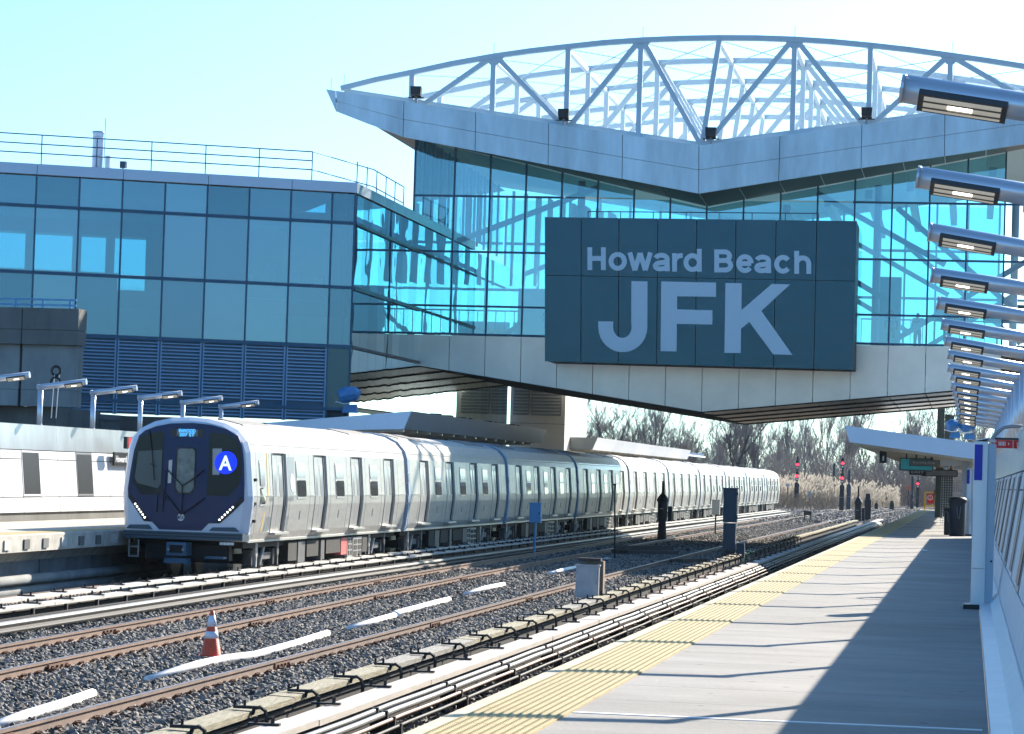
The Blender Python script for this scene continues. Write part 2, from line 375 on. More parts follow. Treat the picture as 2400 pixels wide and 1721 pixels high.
# ------------------------------------------------------------------ tracks
def stations(y0, y1):
    out = []; y = y0
    while y < y1: out.append(y); y += 3 if y < 120 else 8
    out.append(y1); return out
RAIL = [(-.07, -.16), (.07, -.16), (.07, -.14), (.012, -.125), (.012, -.045), (.036, -.032), (.036, -.003), (-.036, -.003), (-.036, -.032), (-.012, -.045), (-.012, -.125), (-.07, -.14)]
clip_mb = MB(); clip_mb.tube([(.06, -.05, -.13), (.11, -.05, -.09), (.14, 0, -.09), (.11, .05, -.09), (.06, .05, -.13)], .017, 5).box(.04, .2, -.09, .09, -.165, -.142)
CLIP = clip_mb.mesh('rail_clip', 'rust_clip')
jb = MB(); jb.box(.014, .045, -.42, .42, -.125, -.05); jb.box(-.045, -.014, -.42, .42, -.125, -.05)
for k in (-.3, -.1, .1, .3): jb.box(.045, .075, k-.02, k+.02, -.1, -.065)
JOINT = jb.mesh('joint_bar', 'rust_clip')
tie_mb = MB(); tie_mb.box(-1.25, 1.25, -.11, .11, -.32, -.145); TIE = tie_mb.mesh('sleeper', 'tie')
def track(tab, label, y0, y1, mside, clips=True, ty0=25, ty1=76):
    T = thing('railway_track', label, 'railway track', (cx(tab, y0), y0, 0))
    org = Vector(T['org'])
    for sgn in (-1, 1):
        rings = [[(cx(tab, y)+sgn*.7525+px, y, pz) for px, pz in RAIL] for y in stations(y0, y1)]
        R = MB().loft(rings, caps=True).build('rail', mside, T)
        top = MB().loft([[(cx(tab, y)+sgn*.7525-.028, y, .0), (cx(tab, y)+sgn*.7525+.028, y, .0)] for y in stations(y0, y1)], closed=False)
        top.build('running_surface', 'rail_head', R)
        if clips:
            y = ty0
            while y < ty1:
                for s2 in (-1, 1):
                    o = put('rail_clip', CLIP, T, (cx(tab, y)+sgn*.7525-org.x, y-org.y, 0)); o.scale = (s2, 1, 1)
                y += .66
            for y in range(int(ty0)+3, int(ty1), 12):
                put('joint_bar', JOINT, T, (cx(tab, y+sgn)+sgn*.7525-org.x, y+sgn*2-org.y, 0))
    if clips:
        y = ty0-1
        while y < ty1+10:
            put('sleeper', TIE, T, (cx(tab, y)-org.x, y+.33-org.y, rb.uniform(-.02, .008))); y += .66
    return T
track(C1, 'railway track right under the edge of the platform with the yellow tactile strip', 12, 420, 'rail_side', False)
track(C2, 'rusty track running past the orange traffic cone beside the wooden cover board', 18, 480, 'rail_side', True, 26, 70)
track(C3, 'rusty track beside the long white cover boards and the train', 24, 480, 'rail_rust', True, 32, 78)
track(C4, 'railway track that the silver subway train stands on', 34, 480, 'rail_rust', False)
# far tracks of the junction beyond the bridge
def far_rail(pts, label):
    T = thing('railway_track', label, 'railway track', (pts[0][0], pts[0][1], 0))
    for sgn in (-1, 1):
        MB().loft([[(x+sgn*.75+px, y, pz) for px, pz in RAIL] for x, y in pts], caps=True).build('rail', 'rail_head', T)
def curve_pts(x0, y0, x1, y1, n=10):
    return [(spow(x0, x1, (lambda t: t*t*(3-2*t))(k/n)), spow(y0, y1, k/n)) for k in range(n+1)]
far_rail(curve_pts(-9.1, 205, -14, 268), 'crossover track leading away from the middle track to the left')
far_rail(curve_pts(-14, 285, -4.7, 395), 'crossover track swinging right behind the red signal lights')
far_rail([(-26+far_shift(y), y) for y in range(270, 500, 15)], 'outer track along the edge of the dry reeds')

# ------------------------------------------------------------------ third rails with cover boards
def rail_line(T, name, X, y0, y1, prof, m):
    return MB().loft([[(X(y)+px, y, pz) for px, pz in prof] for y in stations(y0, y1)], caps=True).build(name, m, T)
def boards(T, X, y0, y1, length, wdt, z0, z1, mats, wob=.0, tilt=0):
    y = y0; k = 0
    while y < y1:
        L = length*(1+rb.uniform(-.15, .15)) if y < 120 else length*4
        e = min(y+L, y1)-.03; a, b = X(y), X(e); dz = rb.uniform(-wob, wob); dx = rb.uniform(-wob, wob)
        m = MB(); m.hexa([(a-wdt/2+dx, y, z0+dz), (a+wdt/2+dx, y, z0+dz-tilt), (b+wdt/2, e, z0-tilt), (b-wdt/2, e, z0)],
                         [(a-wdt/2+dx, y, z1+dz), (a+wdt/2+dx, y, z1+dz-tilt), (b+wdt/2, e, z1-tilt), (b-wdt/2, e, z1)])
        m.build('cover_board', mats[k % len(mats)], T); y += L; k += 1
hook = MB(); hook.tube([(.32, 0, -.2), (.32, 0, .16), (.3, 0, .23), (.25, 0, .265), (.19, 0, .25), (.17, 0, .19)], .021, 7)
hook.box(-.02, .26, -.03, .03, .245, .275)
for a in (-.01, .09): hook.tube([(a, 0, .26), (a, 0, .33)], .016, 6)
HOOK = hook.mesh('bracket', 'iron')
bolt = MB(); bolt.box(-.13, .17, -.035, .035, .0, .022); bolt.tube([(-.06, 0, .0), (-.06, 0, .08)], .02, 6); bolt.tube([(.1, 0, .0), (.1, 0, .08)], .02, 6)
BOLT = bolt.mesh('bolt_plate', 'iron')
post = MB(); post.box(-.03, .03, -.03, .03, -.2, .2); POSTM = post.mesh('bracket', 'iron')
IBEAM = [(-.06, -.12), (.06, -.12), (.06, -.1), (.015, -.08), (.015, .06), (.05, .08), (.05, .11), (-.05, .11), (-.05, .08), (-.015, .06), (-.015, -.08), (-.06, -.1)]
# track 2: weathered wooden cover carried by gooseneck brackets
X2 = lambda y: cx(C2, y)+.7525+.72
T = thing('third_rail', 'third rail under weathered mossy wooden planks held by curved black brackets', 'third rail', (X2(20), 20, -.2))
org = Vector(T['org'])
rail_line(T, 'conductor_rail', X2, 20, 200, IBEAM, 'iron')
rail_line(T, 'base_rail', lambda y: X2(y)+.36, 20, 200, [(a*.7, b-.06) for a, b in IBEAM], 'rail_side')
boards(T, lambda y: X2(y)-.02, 20, 112, 5.2, .27, .175, .235, ['wood_grey', 'wood_cover', 'wood_cover'], .007, .01)
boards(T, lambda y: X2(y)-.02, 112, 200, 5.2, .27, .175, .235, ['wood_cover'], .02)
y = 23.2
while y < 130: put('bracket', HOOK, T, (X2(y)-.06-org.x, y-org.y, .2)); y += 2.35
# track 1: pale flat board with bolt plates, pipes beside it
X1 = lambda y: cx(C1, y)-.7525-.78
T = thing('third_rail', 'third rail under flat pale beige boards with black bolt plates beside the platform', 'third rail', (X1(20), 20, -.2))
org = Vector(T['org'])
rail_line(T, 'conductor_rail', X1, 16, 210, IBEAM, 'iron')
boards(T, X1, 16, 210, 5.5, .33, .19, .25, ['cover_white'], .008)
y = 18.3
while y < 110: put('bolt_plate', BOLT, T, (X1(y)-.17-org.x, y-org.y, .453)); y += 2.6
for nm, dx, z, r_, m in (('conduit', .24, .16, .03, 'conduit'), ('conduit', .32, .12, .035, 'conduit'), ('cable', .40, .07, .02, 'conduit_pink'), ('cable', .46, .0, .018, 'iron')):
    P = thing(nm+'_run' if nm == 'conduit' else 'cable_run', {.24: 'dark steel conduit running beside the pale cover boards', .32: 'wider grey steel conduit next to the pale cover boards', .40: 'pinkish cable running along the grey conduits', .46: 'lowest thin grey cable clipped along the track by the platform'}[dx], 'pipe', (X1(16)+dx, 16, z))
    MB().tube([(X1(yy)+dx+.004*math.sin(yy*.7+dx*9), yy, z+.004*math.sin(yy*1.3)) for yy in range(16, 200, 2)], r_, 7).build('pipe', m, P, True)
    for yy in range(17, 90, 4): MB().box(X1(yy)+dx-r_-.012, X1(yy)+dx+r_+.012, yy+dx, yy+dx+.05, z-.22, z+r_+.008).build('clamp', 'iron', P)
# track 4: white covers in front of the train
X4 = lambda y: cx(C4, y)+1.62
T = thing('third_rail', 'third rail under two long white cover boards in front of the train', 'third rail', (X4(30), 30, -.2))
org = Vector(T['org'])
rail_line(T, 'conductor_rail', lambda y: X4(y)-.05, 30, 250, IBEAM, 'iron')
boards(T, lambda y: X4(y)-.2, 30, 250, 6, .3, .24, .285, ['cover_pale'], .01)
boards(T, lambda y: X4(y)+.24, 30, 250, 6, .26, .17, .22, ['cover_pale'], .008)
rail_line(T, 'return_pipe', lambda y: X4(y)+.72, 30, 250, [(.05*math.cos(k*PI/4), .03+.05*math.sin(k*PI/4)) for k in range(8)], 'conduit')
rail_line(T, 'return_pipe', lambda y: X4(y)+.86, 30, 250, [(.04*math.cos(k*PI/4), -.06+.04*math.sin(k*PI/4)) for k in range(8)], 'iron')
rail_line(T, 'base_rail', lambda y: X4(y)+.45, 30, 250, [(a*.6, b*.8-.02) for a, b in IBEAM], 'iron')
y = 38.3
while y < 130:
    put('bolt_plate', BOLT, T, (X4(y)-.25-org.x, y-org.y, .49)); put('bolt_plate', BOLT, T, (X4(y)+.2-org.x, y+.8-org.y, .425))
    put('bracket', POSTM, T, (X4(y)+.36-org.x, y+.4-org.y, .17)); y += 1.9

# ------------------------------------------------------------------ right platform
PZ = 1.1; PE = -3.25
plat = MB(); plat.prism([(PE+.02, 8, 0.72), (PE, 8, PZ-.03), (PE+.03, 8, PZ), (.16, 8, PZ), (.16, 8, -.3), (PE+.9, 8, -.3), (PE+.9, 8, .72)], (0, 193, 0))
PL = struct(plat.build('platform', 'concrete_plat'))
MB().box(PE-.004, PE+.10, 8, 201, PZ+.001, PZ+.006).build('coping_strip', 'coping', PL)
y = 9.0; tile = MB(); tile.box(0, .60, 0, 1.205, 0, .011); TILE = tile.mesh('tactile_tile', 'tactile')
while y < 198: put('tactile_tile', TILE, PL, (PE+.11, y, PZ)); y += 1.22
dm = MB(); d6 = [(math.cos(k*PI/3), math.sin(k*PI/3)) for k in range(6)]
y = 13.0
while y < 66:
    for k in range(10):
        x = PE+.14+.06*k
        n = len(dm.v)
        dm.v += [(x+a*.017, y+b*.017, PZ+.011) for a, b in d6]+[(x+a*.009, y+b*.009, PZ+.019) for a, b in d6]
        dm.f += [(n+i, n+(i+1) % 6, n+6+(i+1) % 6, n+6+i) for i in range(6)]+[tuple(n+6+i for i in range(6))]
    y += .061
o = dm.build('truncated_domes', 'tactile_dome', PL); o['kind'] = 'stuff'
for (px, py) in ((1700, 1686), (2089, 1231), (2120, 1206)):
    p = atZ(px, py, PZ); MB().box(PE+.72, .12, p.y-.04, p.y+.04, PZ, PZ+.005).build('joint_strip', 'joint_white', PL)
y = 9.5
while y < 90:     # shallow saw cuts across the slab
    MB().box(PE+.72, .14, y, y+.012, PZ-.004, PZ+.0006).build('saw_cut', 'concrete_grey', PL); y += 1.5

# ------------------------------------------------------------------ battered platform walls with panels, band and skirting
def wall_mesh(XF, y0, y1, z0, z1, th, side):
    m = MB(); a0, a1 = XF(z0), XF(z1); s = side*th
    m.hexa([(a0, y0, z0), (a0+s, y0, z0), (a0+s, y1, z0), (a0, y1, z0)], [(a1, y0, z1), (a1+s, y0, z1), (a1+s, y1, z1), (a1, y1, z1)]); return m
def platform_wall(label, XF, ystart, nbay, side, zt=3.53, zw=2.87):
    W = thing('platform_wall', label, 'wall', (XF(PZ), ystart, PZ)); L = 4.45
    wall_mesh(lambda z: XF(z)+side*.06, ystart, ystart+nbay*L, PZ-.2, zt, .14, side).build('wall_core', 'concrete_dark', W)
    rows = [(1.32, 1.69), (1.71, 2.64), (2.66, zw)]
    for b in range(nbay):
        y = ystart+b*L
        cols = [(y+.015, y+1.51), (y+1.545, y+2.91), (y+2.945, y+4.42)]
        for ci, (a, c) in enumerate(cols):
            for ri, (z0, z1) in enumerate(rows):
                if ci == 1 and ri > 0: continue
                wall_mesh(XF, a, c, z0, z1, .045, side).build('wall_panel', 'wall_white', W)
        a, c = cols[1]
        D = wall_mesh(lambda z: XF(z)-side*.012, a, c, 1.72, zw, .05, side).build('poster_frame', 'wall_white' if b % 2 else 'steel_dark', W)
        wall_mesh(lambda z: XF(z)-side*.02, a+.05, c-.05, 1.78, zw-.05, .03, side).build('poster', 'dark_panel', D)
        wall_mesh(lambda z: XF(z)-side*.004, y+.005, y+L-.005, zw+.02, zt, .05, side).build('metal_band', 'wall_band', W)
    return W
XR = lambda z: .37+.15*(z-PZ)
XL = lambda z: -23.25-.10*(z-PZ)
LY0 = 15.4
platform_wall('leaning white panelled wall with dark posters beside the shaded platform strip', XR, LY0-4.45*2+.6, 19, 1)
sk = MB(); sk.prism([(.165, 8, PZ-.02), (.165, 8, PZ+.07), (.30, 8, PZ+.085), (.385, 8, PZ+.2), (.42, 8, PZ+.2), (.42, 8, PZ-.02)], (0, 84, 0))
SKT = sk.build('skirting', 'skirt'); tag(SKT, 'pale rounded metal skirting along the foot of the panelled wall by the platform', 'skirting')
W = platform_wall('white panelled wall with dark posters behind the platform with the train', XL, 54.2, 14, -1)
# left platform
stn = [40+2*k for k in range(82)]
edge4 = lambda y: cx(C4, y)-1.6
ring = lambda y: [(edge4(y), y, .74), (edge4(y), y, PZ-.02), (edge4(y)-.03, y, PZ), (-23.3, y, PZ), (-23.3, y, .5), (edge4(y)-.55, y, .5), (edge4(y)-.35, y, .74)]
PL2 = struct(MB().loft([ring(y) for y in stn], caps=True).build('platform', 'concrete_edge'))
MB().loft([[(edge4(y)-.08, y, PZ+.002), (edge4(y)-.08, y, PZ+.01), (edge4(y)-.7, y, PZ+.01), (edge4(y)-.7, y, PZ+.002)] for y in stn[:16]], caps=True).build('tactile_strip', 'tactile', PL2)
for k in range(20):
    y = 40+k*1.3; MB().box(edge4(y)-.02, edge4(y)+.03, y, y+.35, .80, 1.0).build('edge_bracket', 'concrete_dark' if k % 3 else 'cover_pale', PL2)
for k in range(8):
    y = 40+k*4.0
    m = MB(); m.hexa([(edge4(y)-.6, y, -.3), (edge4(y)-.8, y, -.3), (edge4(y+3.9)-.8, y+3.9, -.3), (edge4(y+3.9)-.6, y+3.9, -.3)], [(edge4(y)-.6, y, .74), (edge4(y)-.8, y, .74), (edge4(y+3.9)-.8, y+3.9, .74), (edge4(y+3.9)-.6, y+3.9, .74)])
    m.build('foundation_panel', 'concrete_blue', PL2)
for z, r_ in ((.12, .11), (-.12, .12)):
    P = MB().tube([(edge4(y)-.42+z*.5, y, z) for y in range(40, 73, 3)], r_, 10).build('drain_pipe', 'box_blue', None, True)
    P.data.materials[0] = MATS['concrete_grey']
    tag(P, 'upper grey pipe along the base of the far platform' if z > 0 else 'lower grey pipe along the base of the far platform', 'pipe')

# ------------------------------------------------------------------ the subway train
PROF = [(1.40, .92), (1.455, 1.10), (1.46, 1.13), (1.525, 1.75), (1.53, 1.95), (1.445, 2.93), (1.44, 2.98), (1.36, 3.22), (1.17, 3.44), (.85, 3.60), (.45, 3.69), (0, 3.72)]
def ring_at(y, inset=0.0, sc_=1.0, zc=2.2):
    R = []
    for i, (x, z) in enumerate(PROF):
        dx = inset if 2 <= i <= 5 else 0
        R.append(((x-dx)*sc_, y, zc+(z-zc)*sc_))
    return R + [(-x, y, z) for x, y, z in R[-2::-1]]
DOORS = [1.95, 6.35, 10.75, 15.1]; DW = 1.36; WINS = [4.35, 8.75, 13.1]; WW = .95; CL = 18.05
def side_x(z): return interp([(b, a) for a, b in PROF[:7]], z)
def side_plate(y0, y1, z0, z1, off, th=.012, rnd=0.0):
    # plate following the tapering side of the car, proud by off
    zs = sorted({z0, z1} | {z for z in (1.13, 1.75, 1.95) if z0 < z < z1})
    m = MB(); rings = []
    for z in zs:
        x = side_x(z)+off; rings.append([(x-th, y0, z), (x, y0, z), (x, y1, z), (x-th, y1, z)])
    return m.loft(rings, caps=True)
def rounded(y0, y1, z0, z1, r, off, th=.012):
    pts = []
    for cy, cz, a0 in ((y1-r, z1-r, 0), (y0+r, z1-r, 90), (y0+r, z0+r, 180), (y1-r, z0+r, 270)):
        for k in range(4):
            a = math.radians(a0+k*30); yy, zz = cy+r*math.cos(a), cz+r*math.sin(a); pts.append((side_x(zz)+off, yy, zz))
    return MB().prism(pts, (-th, 0, 0))
def make_car(lead):
    T = thing('subway_car', '', 'subway car')
    sts = [(0, 0)]
    for d in DOORS: sts += [(d, 0), (d+.02, .075), (d+DW-.02, .075), (d+DW, 0)]
    sts.append((CL, 0))
    MB().loft([ring_at(y, i) for y, i in sts], caps=True).build('body', 'steel_train', T)
    B = MB(); B.loft([[(x, y, z+.012) for x, z in [(a, b) for a, b in PROF[7:]]+[(-a, b) for a, b in PROF[-2:6:-1]]] for y in (.06, CL-.06)], closed=False)
    RF = B.build('roof', 'roof_train', T)
    for y0 in (1.2, CL-5.2):
        m = MB(); m.prism([(.95, y0, 3.56), (.9, y0, 3.62), (.3, y0, 3.755), (.3, y0, 3.70)], (0, 3.6, 0)); m.build('roof_vent', 'roof_vent', RF)
        m = MB(); m.prism([(-.95, y0, 3.56), (-.9, y0, 3.62), (-.3, y0, 3.755), (-.3, y0, 3.70)], (0, 3.6, 0)); m.build('roof_vent', 'roof_vent', RF)
    for i in range(9):   # fine raised ribs on the roof curve
        t = i/8; a, b = PROF[7], PROF[8]; x = spow(1.385, 1.12, t); z = interp([(1.12, 3.47), (1.17, 3.44), (1.36, 3.22), (1.44, 2.98)], x)
        MB().box(x-.006, x+.008, .1, CL-.1, z, z+.02).build('roof_rib', 'roof_train', RF)
    # belt rail and lower sill
    MB().box(1.53, 1.54, .05, DOORS[0]-.02, 1.955, 1.975).build('belt_rail', 'steel_door', T)
    for a, b in zip([d+DW+.02 for d in DOORS], [d-.02 for d in DOORS[1:]]+[CL-.05]):
        MB().box(1.53, 1.54, a, b, 1.955, 1.975).build('belt_rail', 'steel_door', T)
    MB().box(1.40, 1.43, .02, CL-.02, .885, .935).build('side_sill', 'steel_train', T)
    for d in DOORS:
        for k in (0, 1):
            a = d+.02+k*(DW-.04)/2; b = a+(DW-.04)/2-.012
            lf = side_plate(a, b, 1.14, 2.92, -.05, .02).build('door_leaf', 'steel_door', T)
            rounded(a+.13, b-.13, 1.95, 2.74, .07, -.045).build('door_window', 'train_pane', lf)
        fr = MB(); fr.box(1.40, 1.545, d-.05, d+.0, 1.12, 1.95) if False else None
        side_plate(d-.055, d-.005, 1.1, 2.98, .014, .03).build('door_frame', 'steel_train', T)
        side_plate(d+DW+.005, d+DW+.055, 1.1, 2.98, .014, .03).build('door_frame', 'steel_train', T)
        side_plate(d+DW-.16, d+DW-.03, 1.14, 2.93, -.03, .02).build('door_edge_shade', 'rubber', T)  # dark door edge with the shadow of the recess painted in
        MB().box(1.36, 1.60, d-.05, d+DW+.05, 1.045, 1.10).build('threshold', 'steel_train', T)
    for wy in WINS:
        fr = rounded(wy-.05, wy+WW+.05, 1.88, 2.83, .12, .012).build('window_frame', 'steel_door', T)
        rounded(wy, wy+WW, 1.94, 2.34, .07, .018).build('pane', 'train_window', fr)
        rounded(wy, wy+WW, 2.40, 2.77, .07, .018).build('pane', 'train_pane', fr)
    for wy in WINS:      # small oval grille low on the side
        pts = [(side_x(1.48)+.006+.11*(math.sin(k*PI/6)*.0), wy+.45+.05*math.cos(k*PI/6), 1.48+.11*math.sin(k*PI/6)) for k in range(12)]
        MB().prism([(side_x(p[2])+.01, p[1], p[2]) for p in pts], (-.02, 0, 0)).build('side_port', 'steel_dark', T)
    for sy in (.35, 1.62, 3.62, 5.75, 8.1, 10.15, 12.5, 14.6, 17.0):     # lap seams between the side sheets
        side_plate(sy, sy+.014, 1.0, 2.98, .003, .006).build('panel_seam', 'steel_dark', T)
    # underframe and equipment
    MB().box(-1.25, 1.25, .25, CL-.2, .74, .93).build('underframe', 'under', T)
    rr = random.Random(11)
    for a, b, z0, m in ((4.3, 5.2, .36, 'under'), (5.35, 6.1, .30, 'under_grey'), (6.3, 7.6, .42, 'under'), (7.9, 8.3, .25, 'under_grey'), (8.5, 10.2, .45, 'under'), (10.3, 11.0, .38, 'under_red' if lead else 'under_grey'), (11.1, 11.7, .28, 'under_light'), (11.8, 12.9, .25, 'under_light'), (13.0, 13.6, .4, 'under')):
        q = MB().box(.55, 1.36, a, b, z0, .82).build('equipment_box', m, T)
        if m == 'under_light':
            for k in range(3):
                for j in range(2): MB().box(1.355, 1.37, a+.08+j*(b-a)/2, a+(b-a)/2-.06+j*(b-a)/2, z0+.07+.16*k, z0+.19+.16*k).build('grille', 'under', q)
    for yc in (2.6, CL-2.6):
        bg_ = MB(); bg_.box(-1.05, 1.05, yc-1.5, yc+1.5, .36, .58); bg_.box(-.9, .9, yc-.3, yc+.3, .5, .8); TR = bg_.build('bogie', 'under', T)
        for wy in (yc-1.05, yc+1.05):
            for sx in (-1, 1):
                W_ = MB(); n = 20
                W_.loft([[(sx*x, wy+r*math.cos(2*PI*k/n), .43+r*math.sin(2*PI*k/n)) for k in range(n)] for x, r in ((.68, .45), (.71, .45), (.71, .43), (.80, .425))], caps=True)
                W_.build('wheel', 'wheel', TR)
            MB().box(.98, 1.2, wy-.24, wy+.24, .3, .68).build('axle_box', 'under_grey', TR)
            MB().prism([(1.2, wy-.06, .28), (1.2, wy+.05, .3), (1.2, wy+.03, .5), (1.2, wy+.1, .56), (1.2, wy+.1, .84), (1.2, wy-.12, .86), (1.2, wy-.1, .6), (1.2, wy-.03, .5)], (.06, 0, 0)).build('shoe_bracket', 'under_light' if wy < yc else 'under_grey', TR)
        MB().box(1.05, 1.15, yc-1.3, yc+1.3, .44, .6).build('side_frame', 'under_grey', TR)
        MB().tube([(1.18, yc-.5, .3), (1.2, yc-.2, .75)], .05, 7).build('damper', 'under_light', TR)
    if not lead:
        # plain white end, blue of its shade put into the colour, with its door, seen in the gap between cars
        E_ = MB(); E_.loft([ring_at(.12, 0, 1.03), ring_at(-.14, 0, 1.028)], caps=True); E_.build('end_frame', 'end_shade_blue', T)
        MB().box(-.42, .42, -.16, -.13, 1.1, 3.0).build('end_door', 'steel_dark', T)
        MB().box(-.2, .2, -.5, 0, .5, .8).build('coupler', 'under', T)
        for k, z in enumerate((1.3, 2.0, 2.6)): MB().tube([(1.47-.03*k, -.1, z), (1.56, -.18, z-.06), (1.56, -.18, z-.28), (1.49-.03*k, -.1, z-.34)], .014, 5).build('grab_handle', 'white_paint', T)
    return T
front = make_car(True); car = make_car(False)

# lead car: the blue face
def fp(xc, yc): return ((xc-565)/316.0, 3.72-(yc-85-.028*(xc-565))/316.0)
def face(pts, y, th=.012):
    return MB().prism([(fp(*p)[0], y, fp(*p)[1]) for p in pts], (0, th, 0))
T = front; tag(T, 'lead subway car with dark blue face, white corners and round A sign', group='cars of the silver subway train')
E_ = MB(); E_.loft([ring_at(0, 0, 1.012), ring_at(-.10, 0, 1.005), ring_at(-.26, 0, .955), ring_at(-.32, 0, .90)], caps=True); E_.build('front_shell', 'front_white', T)
YF = -.335
mask = [(205,215),(250,178),(330,148),(440,128),(600,124),(740,138),(860,170),(945,220),(978,290),(996,420),(1003,560),(1005,690),(925,770),(830,850),(748,852),(695,905),(380,897),(325,842),(262,836),(140,665),(134,600),(150,470),(172,320)]
MK = face(mask, YF, .03).build('blue_mask', 'front_blue', T)
win_l = [(196,262),(215,228),(270,200),(392,186),(388,640),(238,646),(166,552),(176,400)]
win_r = [(738,196),(850,202),(935,240),(966,320),(980,480),(962,572),(888,655),(725,650)]
WL = face(win_l, YF-.012).build('windscreen', 'front_glass', T)
face([(205,330),(385,320),(382,565),(360,600),(205,560),(185,520)], YF-.016, .006).build('cab_interior', 'cab_pale', WL)
WR = face(win_r, YF-.012).build('windscreen', 'front_glass', T)
face([(760,310),(830,310),(815,500),(765,500)], YF-.016, .006).build('cab_interior', 'steel_dark', WR)
DR = face([(440,248),(690,252),(688,885),(418,880)], YF-.008).build('front_door', 'front_blue', T)
face([(492,312),(505,300),(620,302),(642,325),(640,600),(610,642),(510,640),(484,600)], YF-.016).build('door_window_frame', 'rubber', DR)
face([(502,322),(515,310),(612,312),(630,332),(628,595),(602,630),(518,628),(496,595)], YF-.022).build('door_window', 'door_glass', DR)
face([(436,395),(462,392),(458,560),(434,562)], YF-.02).build('door_plate', 'steel_train', DR)
SB = face([(448,166),(686,170),(686,226),(448,222)], YF-.014).build('destination_sign', 'sign_black', T)
face([(488,172),(645,175),(645,220),(488,217)], YF-.018, .006).build('display', 'grey_sign', SB)
def front_text(body, x0, y0, x1, y1, m, parent, bold=.0):
    a = fp(x0, y1); b = fp(x1, y0)
    return text_on(text_mesh(body, 'lettering', m, b[0]-a[0], b[1]-a[1], bold, .003), 'lettering', parent, (a[0], YF-.03, a[1]), (1, 0, 0), (0, 0, 1))
front_text('INWOOD', 505, 170, 628, 192, 'sign_text_blue', SB); front_text('207 ST', 510, 199, 622, 221, 'sign_text_blue', SB)
BU = face([(862+83*math.cos(k*PI/18), 412+83*math.sin(k*PI/18)) for k in range(36)], YF-.024).build('route_bullet', 'bullet_blue', T)
front_text('A', 812, 362, 908, 466, 'bullet_white', BU, .02)
BD = face([(540+27*math.cos(k*PI/10), 808+27*math.sin(k*PI/10)) for k in range(20)], YF-.024).build('badge', 'white_paint', T)
front_text('MTA', 516, 797, 564, 822, 'sign_black', BD, .02)
for strip, a, b in (([(140,650),(160,640),(308,830),(270,838)], (195, 713), (270, 810)), ([(985,660),(1003,690),(838,846),(800,846)], (925, 734), (829, 825))):
    H_ = face(strip, YF-.012).build('headlight', 'rubber', T)
    for k in range(6):
        px, py = spow(a[0], b[0], k/5), spow(a[1], b[1], k/5)
        face([(px+7*math.cos(j*PI/4), py+7*math.sin(j*PI/4)) for j in range(8)], YF-.02).build('led', 'led_white', H_)
for rec in ([(132,890),(160,862),(300,862),(330,896)], [(752,905),(780,880),(945,880),(980,912)]):
    face(rec, YF-.02, .03).build('step_recess', 'bumper', T)
MB().prism([(-1.46, -.02, .93), (-1.40, -.40, .93), (1.40, -.40, .93), (1.46, -.02, .93)], (0, 0, .17)).build('bumper', 'bumper', T)
for z in (.985, 1.045): MB().box(-1.41, 1.41, -.412, -.395, z, z+.018).build('bumper_groove', 'rubber', T)
ch = MB()
def fq(x, y, dy=-.08): a = fp(x, y); return (a[0], YF+dy, a[1])
for pts in ([(430,460),(480,515),(550,580),(620,535),(700,465)], [(428,645),(480,705),(545,788),(620,740),(715,668)], [(549,580),(545,788)]):
    c_ = MB().tube([fq(*p) for p in pts], .016, 6).build('safety_chain', 'rubber', T)
for pts in ([(408,590),(404,770),(360,772),(362,640)], [(415,470),(420,690)], [(285,180),(310,330),(335,540)], [(300,420),(345,440)]):
    MB().tube([fq(*p, -.05) for p in pts], .012, 5).build('grab_handle', 'rubber', T)
c_ = MB(); c_.box(-.32, .14, -.62, -.1, .56, .86); CP = c_.build('coupler', 'coupler_blue', T)
MB().box(-.24, .06, -.64, -.6, .62, .8).build('coupler_face', 'under', CP)
for a in (-.26, .08): MB().tube([(a, -.66, .7), (a, -.6, .7)], .03, 8).build('bolt', 'under_light', CP)
MB().prism([(-.4, -.55, .38), (.18, -.55, .38), (.15, -.55, .5), (-.37, -.55, .5)], (0, .3, 0)).build('coupler_tray', 'coupler_blue', T)
MB().box(.5, .95, -.3, .1, .50, .55).build('pilot_bar', 'coupler_blue', T)
for a in range(4): MB().box(.86+.085*a, .93+.085*a, -.36, -.32, .83, .89).build('marker_light', 'white_paint', T)
g_ = MB()
for p, q in (((-1.32, .88), (-1.32, .5)), ((-1.1, .88), (-1.1, .5)), ((-1.34, .5), (-1.08, .5)), ((-1.34, .72), (-1.08, .72))): g_.bar((p[0], -.2, p[1]), (q[0], -.2, q[1]), .03, .03, (0, 1, 0))
g_.build('step_ladder', 'steel_train', T)
MB().box(-1.0, 1.0, 0, .3, .45, .8).build('pilot_beam', 'under', T)
# side livery of the lead car: yellow line, grey panel, service disc
def slab(pts, off, name, m):
    return MB().prism([(side_x(z)+off, y, z) for y, z in pts], (-.012, 0, 0)).build(name, m, T)
slab([(1.36, 1.96), (1.44, 1.96), (1.50, 2.96), (1.40, 2.96)], .008, 'yellow_stripe', 'stripe_yellow')
slab([(.95, 1.14), (1.05, 1.14), (1.40, 1.93), (1.32, 1.93)], .008, 'yellow_stripe', 'stripe_yellow')
slab([(1.25, 1.14), (1.88, 1.14), (1.88, 1.93), (1.56, 1.93)], .006, 'grey_panel', 'steel_dark')
slab([(3.38, 1.14), (3.5, 1.14), (4.0, 1.93), (3.38, 1.93)], .006, 'grey_panel', 'steel_dark')
slab([(3.38, 1.98), (4.0, 1.98), (4.2, 2.9), (3.38, 2.9)], .006, 'grey_panel', 'steel_dark')
MB().prism([(side_x(2.28+.22*math.sin(k*PI/9))+.016, 3.85+.2*math.cos(k*PI/9), 2.28+.22*math.sin(k*PI/9)) for k in range(18)], (-.012, 0, 0)).build('side_badge', 'white_paint', T)
